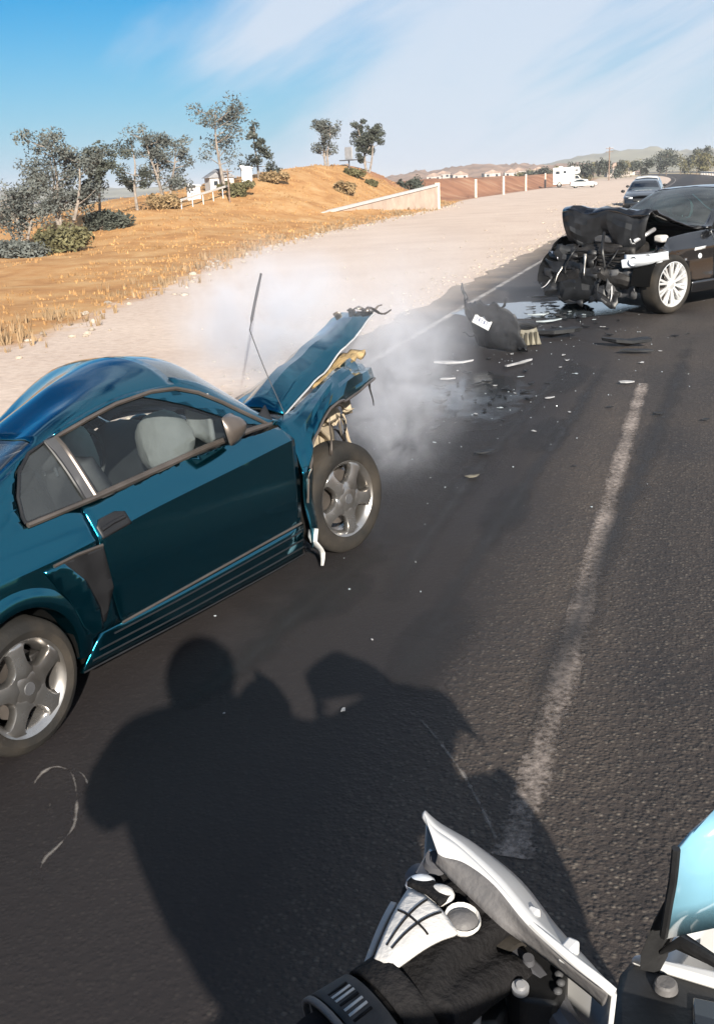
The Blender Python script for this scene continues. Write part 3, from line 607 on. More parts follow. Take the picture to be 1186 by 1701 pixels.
# ================================================================== built things far off
mat('white_paint', (.46, .44, .42), .6, var=.08, vscale=3); mat('plaster_sand', (.40, .31, .25), .9, var=.15, vscale=1.5, bump=.2, bscale=8); mat('roof_grey', (.20, .20, .21), .8, var=.2, vscale=4)
mat('steel_dark', (.10, .10, .11), .55, metal=.5, var=.2); mat('steel_grey', (.40, .40, .41), .5, metal=.6, var=.2, vscale=3); mat('wood_pole', (.16, .11, .08), .9, var=.3, vscale=8, bump=.4)
mat('glass_dark', (.02, .025, .03), .08, spec=.8); mat('cream_paint', (.46, .38, .31), .7, var=.15, vscale=5); mat('rubber', (.011, .0105, .010), .8, spec=.25, bump=.15, bscale=60, dirt=(.034, .028, .022), dscale=5)
# low wall wing running down to the foot of the hill
A_, B_ = Vector((-1.2, 57.0, 0)), Vector((6.5, 73.8, 0)); wl = empty('boundary_wall', (A_ + B_) / 2); tag(wl, 'long sand-coloured wall with a pale capping at the foot of the hill', 'wall')
A_, B_ = A_ - wl.location, B_ - wl.location; dv = (B_ - A_).normalized(); nv_ = Vector((-dv.y, dv.x, 0)); seg = 12
for i in range(seg):
    a, b = A_.lerp(B_, i / seg) + dv * .01, A_.lerp(B_, (i + 1) / seg) - dv * .01; za, zb = .42 + 1.08 * i / seg, .42 + 1.08 * (i + 1) / seg
    mb = MB(); vs = [p + nv_ * q + Vector((0, 0, z)) for p, zt in ((a, za), (b, zb)) for q in (-.1, .1) for z in (-.15, zt)]
    mb.add(vs, [(0, 1, 3, 2), (4, 6, 7, 5), (0, 4, 5, 1), (2, 3, 7, 6), (1, 5, 7, 3), (0, 2, 6, 4)]).build('wall_panel', 'plaster_sand', wl)
    cb = MB(); vs = [p + nv_ * q + Vector((0, 0, z)) for p, zt in ((a, za), (b, zb)) for q in (-.16, .16) for z in (zt + .004, zt + .13)]
    cb.add(vs, [(0, 1, 3, 2), (4, 6, 7, 5), (0, 4, 5, 1), (2, 3, 7, 6), (1, 5, 7, 3), (0, 2, 6, 4)]).build('capping', 'white_paint', wl)
MB().box(B_ + dv * .2 + Vector((0, 0, .85)), (.34, .34, 1.75)).build('end_post', 'cream_paint', wl, bevel=.02)
# pale posts
for (x, yb, yt), lb in zip(((790, 328, 302), (836, 323, 297), (873, 317, 293), (905, 312, 291), (757, 336, 310)),
                       ('tall pale fence post second right of the wall end', 'pale fence post in the middle of the row', 'pale fence post left of the last one', 'last pale fence post nearest the white camper', 'hazy pale fence post next to the wall end')):
    if x == 757: continue
    p = G(x, yb); hh = (yb - yt) * p.y / 1700 * 1.03; po = empty('fence_post', p); tag(po, lb, 'post', 'pale posts along the far edge of the lot')
    MB().tube([(0, 0, -.3), (0, 0, hh * .5), (.01, 0, hh)], [.15, .145, .14], 10).build('post', 'cream_paint', po); MB().ball((.01, 0, hh), (.15, .15, .06), 6).build('cap', 'white_paint', po)
# wire fence panels between posts are too fine to see; a rail of brush lies at their feet
# little house on the hill
hp = on_ground(366, 62); hs = empty('house', hp, R(25), .75); tag(hs, 'small white house with a grey gable roof among the hill trees', 'house')
MB().box((0, 0, .35), (1.9, 1.3, .95)).build('wall', 'white_paint', hs)
MB().prism([(-1.15, .8), (1.15, .8), (0, 1.45)], (0, .8, 0), (1, 0, 0), (0, 0, 1), 1.6).build('roof', 'roof_grey', hs)
for x in (-.5, .35):
    wn = MB().box((x, -.66, .4), (.4, .04, .4)).build('window', 'white_paint', hs); MB().box((x, -.685, .4), (.32, .02, .32)).build('pane', 'glass_dark', wn)
MB().box((.75, -.66, .25), (.3, .05, .7)).build('door', 'cream_paint', hs)
for x, Y, wd, hh, lb in ((322, 57, .7, .6, 'small white shed left of the hill house'), (436 - 24, 62, .6, .8, 'small white hut between the hill house and the pine')):
    p = on_ground(x, Y); sh = empty('shed', p, R(10)); tag(sh, lb, 'shed')
    MB().box((0, 0, hh / 2 - .1), (wd, wd * .8, hh + .2)).build('wall', 'white_paint', sh); MB().prism([(-wd * .6, hh), (wd * .6, hh), (wd * .6, hh + .05), (-wd * .6, hh + .18)], (0, wd * .5, 0), (1, 0, 0), (0, 0, 1), wd).build('roof', 'steel_grey', sh); MB().box((0, -wd * .41, hh * .4), (wd * .3, .03, hh * .7)).build('door', 'steel_grey', sh)
a, b = on_ground(300, 52), on_ground(386, 58.5); rl = empty('pipe_rail', a); tag(rl, 'white sloping rail below the hill house', 'rail')
MB().beam(Vector((0, 0, .42)), b - a + Vector((0, 0, .5)), .07, .09).build('rail', 'white_paint', rl)
for i in range(6):
    q = (b - a) * (i / 5); n_, s_ = toNS(*(a + q).xy); zt = .40 + .08 * i / 5 + (b - a).z * i / 5; MB().box((q.x, q.y, zt - .35), (.045, .045, .7)).build('post', 'white_paint', rl)
for x, Y, hpx, lb in ((381, 56, 48, 'slim wooden pole standing below the hill house'), (1010, 235, 48, 'tall wooden utility pole on the skyline far down the road')):
    p = on_ground(x, Y); p.z -= .2; hh = px2m(hpx, Y) + .2; up = empty('utility_pole', p, R(20)); tag(up, lb, 'pole'); r_ = .05 if Y < 100 else .16
    MB().tube([(0, 0, 0), (0, 0, hh)], [r_, r_ * .7], 8).build('pole', 'wood_pole', up)
    if Y > 100:
        for z in (hh * .86, hh * .95): MB().beam((-.9, 0, z), (.9, 0, z), .12, .12).build('crossarm', 'wood_pole', up)
        for x_ in (-.8, -.3, .3, .8): MB().tube([(x_, 0, hh * .95 + .06), (x_, 0, hh * .95 + .3)], [.05, .03], 6).build('insulator', 'steel_grey', up)
    else: MB().beam((-.25, 0, hh * .93), (.25, 0, hh * .93), .04, .04).build('crossarm', 'wood_pole', up)
p = on_ground(582, 77); bb = empty('billboard', p, R(-35)); tag(bb, 'small dark billboard on a post at the hilltop between two slim trees', 'billboard')
MB().tube([(0, 0, -.3), (0, 0, .55)], .05, 8).build('post', 'steel_dark', bb); MB().box((0, -.05, .55), (1.25, .5, .07)).build('catwalk', 'steel_dark', bb)
MB().box((0, 0, 1.02), (.62, .07, .84)).build('panel', 'steel_grey', bb, bevel=.01); MB().box((0, -.045, 1.02), (.54, .012, .76)).build('face', 'roof_grey', bb)
# guard rail on the outside of the far bend
gr = empty('guard_rail', NS(4.95 + curve(80), 80)); tag(gr, 'long grey guard rail along the right side of the far road', 'guard rail')
gs = list(np.arange(60, 620, 10.)); loc = gr.location
def railp(n, s, z): return NS(n + curve(s), s, z) - loc
prof = [(0, .45), (.05, .5), (0, .56), (0, .62), (.05, .68), (0, .75)]
vs = [railp(4.95 - a, s, z) for s in gs for a, z in prof]
MB().add(vs, [(i * 6 + j, i * 6 + j + 1, i * 6 + 7 + j, i * 6 + 6 + j) for i in range(len(gs) - 1) for j in range(5)]).build('rail', 'steel_grey', gr, solid=.01)
pm = MB().box((0, 0, .35), (.14, .16, .9)).build('post', 'steel_grey', gr); pm.location = railp(5.06, 60, 0)
for s in np.arange(66, 300, 6.):
    c = pm.copy(); COL.objects.link(c); c.parent = gr; c.location = railp(5.06, s, 0)
# pale roofs of the far settlement
random.seed(21); mat('far_wall', (.36, .31, .28), .8, var=.2, vscale=.3); mat('far_roof', (.27, .19, .15), .85, var=.25, vscale=.4)
fl = ['long pale house at the left end of the far settlement', 'pale house below the hazy ridge left of the posts', 'white house above the second pale post', 'small tan house above the third pale post', 'pale house right of the third pale post', 'tan house above the last pale post', 'house on the slope left of the camper', 'white house in the trees right of the utility pole', 'low white house between the far trees', 'pale house on the skyline left of the hazy houses']
for (x, y, Y, wd), lb in zip(((738, 292, 640, 9), (762, 294, 560, 8), (815, 291, 600, 9), (848, 290, 560, 7), (862, 287, 620, 8), (890, 286, 620, 9), (905, 290, 500, 7), (1034, 281, 420, 8), (1020, 284, 380, 6), (722, 296, 600, 8)), fl):
    p = at(x, y, Y); p.z -= 2; h_ = empty('far_house', p, random.uniform(-.5, .5)); tag(h_, lb, 'house', 'houses of the far settlement')
    MB().box((0, 0, 1.0), (wd, wd * .7, 4.2)).build('wall', 'far_wall', h_)
    MB().prism([(-wd * .56, 3.1), (wd * .56, 3.1), (0, 4.9)], (0, wd * .4, 0), (1, 0, 0), (0, 0, 1), wd * .8).build('roof', 'far_roof', h_)
    for q in (-.28, .28): MB().box((wd * q, -wd * .36, 1.9), (wd * .16, .1, 1.1)).build('window', 'glass_dark', h_)
# ================================================================== cars
class Body:
    """car skin: section lines from sill to roof centre, each (x, half width, height) along the car; P(x,t) runs over them"""
    def __init__(s, lines, crease):
        s.L = [(pchip([a[0] for a in l], [a[1] for a in l]), pchip([a[0] for a in l], [a[2] for a in l])) for l in lines]; s.n = len(lines); s.cr = set(crease); s.cache = {}
    def sec(s, x):
        q = round(x, 4)
        if q not in s.cache: s.cache[q] = [Vector((f(x), g(x))) for f, g in s.L]
        return s.cache[q]
    def P(s, x, t):
        p = s.sec(x); t = min(max(t, 0), s.n - 1); k = min(int(t), s.n - 2); u = t - k; a, b = p[k], p[k + 1]
        prev = p[k - 1] if k > 0 else a * 2 - b
        nxt = p[k + 2] if k + 2 < s.n else Vector((-p[s.n - 2].x, p[s.n - 2].y))
        m0 = (b - a) if k in s.cr or k == 0 else (b - prev) * .5
        m1 = (b - a) if (k + 1) in s.cr else (nxt - a) * .5
        q = a * ((1 + 2 * u) * (1 - u) ** 2) + m0 * (u * (1 - u) ** 2) + b * (u * u * (3 - 2 * u)) + m1 * (u * u * (u - 1))
        return Vector((x, q.x, q.y))
    def nrm(s, x, t):
        e = 1e-3; dx = s.P(x + e, t) - s.P(x - e, t); dt = s.P(x, min(t + e, s.n - 1)) - s.P(x, max(t - e, 0)); n = dx.cross(dt)
        if n.length < 1e-9: return Vector((0, 0, 1))
        n.normalize(); p = s.P(x, t); return n if n.y * p.y + n.z * (p.z - .45) * (1.2 if p.z > .45 else 0) >= 0 else -n
    def tz(s, x, z, hi=None):
        lo, hi = 0., hi or 5.
        for _ in range(26):
            m = (lo + hi) / 2
            if s.P(x, m).z < z: lo = m
            else: hi = m
        return (lo + hi) / 2
    def conv(s, poly):
        o = []
        for i, (x, z) in enumerate(poly):
            if i:
                a, b = poly[i - 1]; k = int(max(abs(x - a), abs(z - b)) / .05)
                o += [(a + (x - a) * q / (k + 1), b + (z - b) * q / (k + 1)) for q in range(1, k + 1)]
            o.append((x, z))
        return [(x, s.tz(x, z)) for x, z in o]
    def patch(s, poly, side=1, off=0., dx=.06, dt=.2, warp=None, both=False):
        """cut a panel of outline poly in (x,t) out of the skin"""
        bm = bmesh.new(); vs = [bm.verts.new((x, t, 0)) for x, t in poly]; bm.faces.new(vs)
        bmesh.ops.triangulate(bm, faces=bm.faces[:])
        for ax, st in ((0, dx), (1, dt)):
            lo, hi = min(p[ax] for p in poly), max(p[ax] for p in poly); c = math.floor(lo / st) * st + st
            while c < hi - 1e-6:
                if c > lo + 1e-6:
                    no = (1, 0, 0) if ax == 0 else (0, 1, 0); co = (c, 0, 0) if ax == 0 else (0, c, 0)
                    bmesh.ops.bisect_plane(bm, geom=bm.verts[:] + bm.edges[:] + bm.faces[:], plane_co=co, plane_no=no, dist=1e-5)
                c += st
        bmesh.ops.dissolve_limit(bm, angle_limit=.001, verts=bm.verts[:], edges=[e for e in bm.edges if False])
        mb = MB(); mb.oriented = True
        bm.verts.index_update(); bm.verts.ensure_lookup_table()
        mb.v = []
        for v in bm.verts:
            x, t = v.co.x, v.co.y; p = s.P(x, t)
            if off: p += s.nrm(x, t) * (off if not callable(off) else off(x, t))
            if warp: p = warp(p)
            mb.v.append((p.x, p.y * side, p.z))
        fl_ = []
        for f in bm.faces:
            ids = [v.index for v in f.verts]; c = f.calc_center_median(); nn = s.nrm(c.x, c.y); nn = Vector((nn.x, nn.y * side, nn.z))
            a, b, d = (Vector(mb.v[q]) for q in (ids[0], ids[1], ids[2])); g = (b - a).cross(d - a)
            fl_.append(tuple(ids) if g.dot(nn) >= 0 else tuple(reversed(ids)))
        mb.f = fl_; bm.free()
        if both:
            k = len(mb.v); mb.f += [tuple(i + k for i in reversed(f)) for f in mb.f]; mb.v += [(x, -y, z) for x, y, z in mb.v]
        return mb
    def strip(s, pts, side, rad, off=.004, n=6):
        mb = MB(); mb.tube([(lambda q: (q.x, q.y * side, q.z))(s.P(x, t) + s.nrm(x, t) * off) for x, t in pts], rad, n); return mb
def rounded(poly, n=5): return [(p.x, p.y) for p in spline([(a, b, 0) for a, b in poly], n, True)]
def arch(cx, cz, r, a0, a1, n=18): return [(cx + r * math.cos(R(a0 + (a1 - a0) * i / n)), cz + r * math.sin(R(a0 + (a1 - a0) * i / n))) for i in range(n + 1)]

mat('alloy', (.42, .41, .40), .26, metal=.9, dirt=(.20, .18, .16), dscale=6); mat('alloy_bright', (.62, .62, .62), .25, metal=.55, var=.1); mat('brake', (.25, .22, .20), .45, metal=.9, var=.3)
mat('dark_void', (.004, .004, .004), .95, spec=.05); mat('plastic_black', (.009, .009, .010), .45, var=.3, vscale=8); mat('plastic_grey', (.05, .05, .053), .5, var=.2)
mat('cloth_dark', (.045, .043, .045), .95, var=.25, bump=.2, bscale=90); mat('cloth_grey', (.16, .15, .15), .95, var=.2, bump=.2, bscale=90); mat('airbag', (.40, .39, .38), .9, var=.1, bump=.4, bscale=12)
mat('bare_edge', (.40, .38, .35), .4, metal=.7, var=.3); mat('primer', (.27, .22, .155), .75, var=.3, vscale=7, bump=.3, bscale=14); mat('bare_metal', (.33, .30, .27), .38, metal=.8, dirt=(.20, .14, .09), dscale=8); mat('engine_dark', (.022, .020, .019), .55, metal=.4, var=.5, vscale=9, bump=.4)
mat('insulation', (.30, .21, .10), .95, var=.35, vscale=10, bump=.6); mat('chrome', (.85, .85, .86), .08, metal=1.); mat('lamp_clear', (.55, .57, .60), .08, metal=.1, spec=.9); mat('lamp_amber', (.7, .28, .04), .15); mat('lamp_red', (.35, .012, .012), .15, coat=.6)
mat('trim', (.11, .093, .082), .3, metal=.6, var=.2); mat('plate_white', (.55, .55, .54), .45); mat('plate_ink', (.03, .05, .16), .6)
mat('scrap_dark', (.010, .0105, .012), .5, var=.4, vscale=12)
glass('glass_side', (.72, .78, .79), .65, dust=.004); glass('glass_crazed', (.30, .52, .50), 1.6, dust=.10); glass('glass_green', (.12, .40, .37), .75, dust=.05); glass('glass_privacy', (.30, .33, .34), 1.2, dust=.03); glass('glass_far', (.12, .15, .17), 1.3)
paint('paint_blue', (.002, .118, .178), .98, .065, coat=.5, dust=.02); paint('paint_black', (.003, .0035, .005), .3, .18, dust=.05); paint('paint_charcoal', (.018, .022, .028), .5, .3); paint('paint_white', (.50, .49, .47), .0, .4, dust=.2)

def wheel(name, parent, c, side, r, wd, rim_r, style, steer=0., camber=0., spin=0., m_rim='alloy', tyre_m='rubber'):
    """origin at hub centre, axle along local Y, outer face towards side"""
    root = empty(name, c, rot=(camber, spin, steer)); root.parent = parent; root.rotation_mode = 'YXZ'
    root.rotation_mode = 'XYZ'; root.rotation_euler = (camber, 0, steer)
    ax = (0, side, 0); h = wd / 2
    prof = [(rim_r, -h * .85), (rim_r + .008, -h), (r - .05, -h * 1.08), (r - .018, -h * .98), (r - .004, -h * .78), (r, -h * .4), (r, h * .4), (r - .004, h * .78), (r - .018, h * .98), (r - .045, h * 1.09), (rim_r + .025, h * 1.06), (rim_r + .012, h), (rim_r + .002, h * .93)]
    mb = MB().lathe(prof, axis=ax, n=56, cap=False)
    mb.build('tyre', tyre_m, root, smooth=40)
    MB().lathe([(rim_r - .012, -h * .8), (rim_r + .002, -h * .86), (rim_r - .008, -h * .6), (rim_r - .035, -h * .2), (rim_r - .03, h * .5), (rim_r - .018, h * .8), (rim_r + .004, h * .98), (rim_r + .003, h * .86)], axis=ax, n=48, cap=False).build('rim', m_rim, root, smooth=40)
    MB().lathe([(.0, -h * .1), (rim_r * .72, -h * .1), (rim_r * .72, h * .05), (0, h * .05)], axis=ax, n=32).build('brake_disc', 'brake', root)
    cal = MB(); cal.box((rim_r * .5, side * h * .05, rim_r * .2), (rim_r * .3, h * .8, rim_r * .6)).build('caliper', 'engine_dark', root, bevel=.008)
    S_ = side; ux, uz = Vector((1, 0, 0)), Vector((0, 0, 1))
    if style == 'five':
        for i in range(5):
            a = spin + 2 * math.pi * i / 5; d = Vector((math.cos(a), 0, math.sin(a))); e = Vector((-math.sin(a), 0, math.cos(a)))
            hw = [(.10, .085), (.33, .068), (.40, .048), (.50, .036), (.66, .033), (.80, .037), (.90, .052), (.965, .085)]
            R_ = rim_r; vs = []; k = len(hw)
            for u, wv in hw:
                dome = h * (.80 - .12 * (u < .5) * 0 + .10 * math.sin(math.pi * u) - .02)
                wv *= R_ / .215
                for q, dz in ((-1, -.030), (-.72, 0.), (0, .006), (.72, 0.), (1, -.030)): vs.append(d * (R_ * u) + e * (wv * q) + Vector((0, S_ * (dome + dz), 0)))
            fs = [(j * 5 + q, j * 5 + q + 1, j * 5 + 6 + q, j * 5 + 5 + q) for j in range(k - 1) for q in range(4)]
            MB().add(vs, fs).build('spoke', m_rim, root, smooth=50, solid=.012)
        MB().lathe([(0, h * 1.04), (rim_r * .20, h * 1.03), (rim_r * .33, h * .98), (rim_r * .41, h * .88), (rim_r * .42, h * .6)], axis=ax, n=36).build('hub', m_rim, root)
        MB().lathe([(0, h * 1.07), (rim_r * .13, h * 1.065), (rim_r * .145, h * 1.02)], axis=ax, n=24).build('centre_cap', 'plastic_grey', root)
    elif style == 'multi':
        for i in range(20):
            a = spin + 2 * math.pi * (i // 2) / 10 + (.105 if i % 2 else -.105); a0 = spin + 2 * math.pi * (i // 2) / 10
            p0 = Vector((math.cos(a0), 0, math.sin(a0))) * rim_r * .22 + Vector((0, S_ * h * .72, 0)); p1 = Vector((math.cos(a), 0, math.sin(a))) * rim_r * .97 + Vector((0, S_ * h * .82, 0))
            MB().beam(p0, p1, .026, .03, up=(0, S_, 0)).build('spoke', m_rim, root, bevel=.005)
        MB().lathe([(0, h * .86), (rim_r * .2, h * .82), (rim_r * .3, h * .72), (rim_r * .28, h * .4)], axis=ax, n=24).build('hub', m_rim, root)
        MB().lathe([(rim_r * .96, h * .72), (rim_r + .006, h * .98), (rim_r * .985, h * 1.0), (rim_r * .93, h * .78)], axis=ax, n=44, close=True).build('rim_lip', m_rim, root)
    else:
        for i in range(7):
            a = 2 * math.pi * i / 7; d = Vector((math.cos(a), 0, math.sin(a))); MB().beam(d * rim_r * .15 + Vector((0, S_ * h * .7, 0)), d * rim_r * .97 + Vector((0, S_ * h * .75, 0)), .05, .03, up=(0, S_, 0)).build('spoke', m_rim, root)
        MB().lathe([(0, h * .8), (rim_r * .25, h * .74), (rim_r * .25, h * .4)], axis=ax, n=16).build('hub', m_rim, root)
    return root
def crumple(amp, x0, x1, f=3.2, seed=0., lift=0.):
    def fn(p):
        k = smooth((p.x - x0) / max(1e-6, x1 - x0)) * amp
        return Vector((p.x + k * fbm(p.y * f + seed, p.z * f, p.x) * .8 - k * .3, p.y + k * fbm(p.x * f, p.z * f + seed, 7.) * .8, p.z + k * fbm(p.x * f + 3, p.y * f, seed) + lift * k))
    return fn
def torn_strip(mb, p, d, ln, wd, seed=0, z=.0):
    p, d = Vector(p), Vector(d).normalized(); a, u, v = frame(d); k = 7; vs = []
    for i in range(k + 1):
        t = i / k; c = p + d * ln * t + u * (.25 * wd * math.sin(t * 7 + seed)) + Vector((0, 0, z * t * t)); w_ = wd * (1 - .75 * t) * (.8 + .4 * noise.noise((t * 5, seed, 0)))
        vs += [c - v * w_ * .5, c + u * w_ * .18, c + v * w_ * .5]
    mb.add(vs, [(i * 3 + j, i * 3 + j + 1, i * 3 + 4 + j, i * 3 + 3 + j) for i in range(k) for j in range(2)]); return mb
def seat(parent, x, y, m, sc=1., z0=.30):
    st_ = empty('seat', (x, y, z0)); st_.parent = parent
    MB().grid(lambda u, v: Vector((.52 * u - .05, (v - .5) * .50 * (1 - .08 * u), .08 + .05 * math.sin(math.pi * u) + .04 * abs(2 * v - 1) ** 2 - .0)), 10, 8).build('seat_cushion', m, st_, solid=.12)
    MB().grid(lambda u, v: Vector((-.02 - .20 * u - .05 * abs(2 * v - 1) ** 2 * -1, (v - .5) * (.50 - .14 * u * u), .10 + .56 * u)), 10, 8).build('backrest', m, st_, solid=.12)
    MB().ball((-.27, 0, .76), (.05, .13, .09), 8).build('headrest', m, st_)
    MB().tube([(-.235, -.05, .64), (-.25, -.05, .72)], .008, 6).tube([(-.235, .05, .64), (-.25, .05, .72)], .008, 6).build('headrest_post', 'steel_grey', st_)
    return st_
# ------------------------------------------------------------------ the blue coupe
def lk(*a): return list(a)
mustang_lines = [
 lk((-1.1, .74, .30), (-.9, .84, .24), (-.4, .84, .20), (.3, .805, .175), (1.2, .798, .135), (2.15, .795, .11), (2.6, .87, .13), (3.3, .78, .2)),
 lk((-1.1, .76, .40), (-.9, .86, .36), (-.4, .875, .34), (.3, .862, .325), (1.2, .855, .305), (2.15, .852, .305), (2.6, .86, .31), (3.3, .80, .34)),
 lk((-1.1, .78, .52), (-.9, .88, .50), (-.4, .90, .51), (.3, .893, .50), (1.2, .884, .52), (2.15, .880, .54), (2.6, .88, .54), (3.3, .80, .5)),
 lk((-1.1, .78, .70), (-.9, .885, .71), (-.4, .915, .715), (.3, .918, .722), (.9, .912, .755), (1.5, .905, .775), (2.15, .895, .795), (2.6, .88, .77), (3.3, .76, .68)),
 lk((-1.1, .74, .84), (-.9, .82, .862), (-.4, .845, .87), (.2, .845, .868), (.6, .838, .872), (1.2, .828, .90), (1.8, .82, .895), (2.15, .80, .885), (2.6, .78, .845), (3.3, .66, .74)),
 lk((-1.1, .66, .865), (-.9, .70, .89), (-.5, .715, .905), (-.15, .70, .925), (.2, .66, 1.035), (.5, .632, 1.142), (.8, .618, 1.215), (1.1, .61, 1.245), (1.4, .615, 1.232), (1.6, .64, 1.18), (1.85, .70, 1.035), (2.1, .765, .905), (2.6, .66, .862), (3.3, .5, .76)),
 lk((-1.1, .36, .885), (-.9, .38, .905), (-.45, .39, .925), (-.1, .38, .935), (.2, .37, 1.025), (.5, .365, 1.14), (.8, .36, 1.245), (1.1, .36, 1.325), (1.4, .36, 1.362), (1.6, .37, 1.335), (1.9, .40, 1.165), (2.18, .42, .945), (2.6, .38, .885), (3.3, .3, .77)),
 lk((-1.1, 0, .89), (-.9, 0, .91), (-.45, 0, .93), (-.1, 0, .94), (.2, 0, 1.02), (.5, 0, 1.14), (.8, 0, 1.25), (1.1, 0, 1.34), (1.4, 0, 1.385), (1.6, 0, 1.365), (1.9, 0, 1.205), (2.22, 0, .95), (2.6, 0, .905), (3.3, 0, .78))]
mb_ = Body(mustang_lines, (1, 3))
TILT = R(5.2)                                                          # body sagging to the far side on broken springs
MU = empty('blue_coupe', (-1.801, 3.690, -.066), rot=(-TILT, 0, R(90 - 30.24))); MU.scale = (.93, .93 * .82, .93)
tag(MU, 'metallic dark blue two-door coupe with its front end torn off and hood buckled up', 'car')
def q_(p): return mb_.conv(p)
HID = -1                                                              # the near (right-hand) side has negative y
for sd in (-1, 1):
    near = sd == -1
    # door
    door = mb_.patch(q_([(.515, .875 - .006), (.52, .70), (.555, .50), (.60, .318), (1.3, .316), (2.075, .318), (2.085, .55), (2.07, .80), (2.02, .872)] + [(x, mb_.sec(x)[4].y - .008) for x in (1.6, 1.2, .8)]), sd, .004, .07, .2).build('door', 'paint_blue', MU, solid=.03, smooth=28)
    hd = MB(); hp_ = [mb_.P(x, mb_.tz(x, z)) + mb_.nrm(x, mb_.tz(x, z)) * .012 for x, z in ((.545, .765), (.62, .775), (.70, .778))]
    mb_.patch(q_([(.535, .725), (.72, .738), (.715, .79), (.66, .805), (.56, .80), (.53, .775)]), sd, .009, .05, .1).build('handle_cup', 'plastic_black', door, solid=.006)
    MB().tube([(p.x, p.y * sd, p.z - .01) for p in hp_], .013, 8, flat=.8).build('handle', 'paint_blue' if not near else 'plastic_black', door)
    mb_.strip([(x, mb_.tz(x, .318)) for x in np.linspace(.60, 2.07, 16)], sd, .007, .006).build('moulding', 'trim', door)
    # rear quarter with wheel arch, window cut out and C-pillar
    ar = arch(.03, .29, .308, -6, 186, 26)
    qp = [(.508, .868), (.513, .70), (.548, .50), (.59, .325), (.45, .325)] + ar + [(-.5, .335), (-.9, .35), (-1.08, .40), (-1.09, .60), (-1.08, .80)]
    qt = q_(qp) + [(-1.08, 4.9), (-.7, 4.98), (-.3, 4.98), (0, 4.98), (.3, 4.98), (.6, 4.98)] + q_([(.60, 1.160), (.53, 1.148), (.43, 1.125), (.335, 1.07), (.25, .985), (.212, .90), (.21, .862 + .012), (.3, .874), (.4, .875)])
    mb_.patch(qt, sd, 0., .06, .2).build('quarter_panel', 'paint_blue', MU, solid=.02, smooth=30)
    fl = MB(); pr = []
    for i, (x, z) in enumerate(ar):
        t = mb_.tz(x, max(z, .2)); p = mb_.P(x, t); pr.append((p, x, z))
    vs = []
    for p, x, z in pr:
        d = Vector((x - .03, 0, z - .29)).normalized(); b0 = Vector((x, p.y, z))
        for (r_, o_) in ((-.004, -.09), (-.006, .016), (.010, .024), (.045, .020), (.085, -.002)): vs.append(Vector((x + d.x * r_, (p.y + o_) * sd, z + d.z * r_)))
    fl.add(vs, [(i * 5 + j, i * 5 + j + 1, i * 5 + 6 + j, i * 5 + 5 + j) for i in range(len(pr) - 1) for j in range(4)]).build('arch_flare', 'paint_blue', MU, smooth=60)
    # side scoop: dark intake with a bulged trailing fairing and bright lip
    mb_.patch(q_([(.26, .695), (.40, .70), (.535, .692), (.565, .50), (.50, .365), (.43, .36), (.40, .46), (.33, .60)]), sd, .006, .04, .1).build('side_scoop', 'plastic_black', MU, solid=.004)
    mb_.patch(q_([(.20, .695), (.30, .698), (.385, .60), (.44, .46), (.455, .36), (.40, .345), (.355, .40), (.30, .54)]), sd, lambda x, t: .010 + .030 * smooth((x - .25) / .2), .04, .1).build('scoop_fairing', 'paint_blue', MU, solid=.02)
    mb_.strip(q_([(.25, .703), (.38, .708), (.53, .700)]), sd, .008, .006).build('scoop_lip', 'trim', MU)
    # glasshouse
    qw = [(.222, .885), (.30, .886), (.42, .886), (.556, .885), (.548, 1.0), (.535, 1.142), (.44, 1.118), (.345, 1.064), (.262, .98), (.224, .91)]
    mb_.patch(q_(qw), sd, -.004, .05, .1).build('quarter_window', 'glass_privacy', MU)
    dw = [(.618, .888), (1.0, .902), (1.4, .915), (1.78, .913), (1.955, .905), (1.82, .995), (1.70, 1.075), (1.56, 1.155), (1.42, 1.203), (1.25, 1.22), (1.0, 1.212), (.8, 1.185), (.60, 1.150)]
    mb_.patch(q_(dw), sd, -.006, .06, .1).build('door_window', 'glass_side', MU)
    mb_.patch(q_([(.556, .884), (.62, .886), (.604, 1.155), (.538, 1.148)]), sd, .004, .05, .1).build('b_pillar', 'plastic_grey', MU, solid=.02)
    mb_.strip(q_(dw + dw[:1]), sd, .011, .004).build('window_frame', 'trim', MU); mb_.strip(q_(qw + qw[:1]), sd, .008, .003).build('window_seal', 'plastic_black', MU)
    mb_.strip(q_([(.22, .876), (.6, .880), (1.0, .894), (1.4, .907), (1.8, .904), (1.98, .897)]), sd, .012, .008).build('belt_moulding', 'trim', MU)
    rail = q_([(.60, 1.160), (.8, 1.196), (1.0, 1.223), (1.25, 1.231), (1.42, 1.214), (1.57, 1.166), (1.71, 1.086), (1.83, 1.005), (1.975, .902)]) + [(2.09, 4.9), (2.09, 5.16), (1.85, 5.16), (1.6, 5.16), (1.44, 5.16), (1.44, 4.98), (1.2, 4.98), (.9, 4.98), (.6, 4.98)]
    mb_.patch(rail, sd, 0., .06, .1).build('a_pillar', 'paint_blue', MU, solid=.03, smooth=40)
    # sill and stepped skirt
    mb_.patch([(.36, .02), (1.2, .02), (2.11, .02), (2.10, .98), (1.2, .98), (.47, .98)], sd, .004, .1, .25).build('sill', 'paint_blue', MU, solid=.02)
    for tt, x0, x1 in ((.80, .55, 2.08), (.52, .46, 2.10), (.28, .42, 2.11), (.04, .37, 2.12)): mb_.strip([(x, tt) for x in np.linspace(x0, x1, 12)], sd, .0045, .006).build('skirt_ridge', 'plastic_black', MU)
    # wheel-house liner
    MB().grid(lambda u, v: Vector((.33 * math.cos(math.pi * (1.06 * u - .03)), sd * (.60 + .26 * v), .30 + .33 * math.sin(math.pi * (1.06 * u - .03)))), 18, 3).build('wheel_liner', 'dark_void', MU)
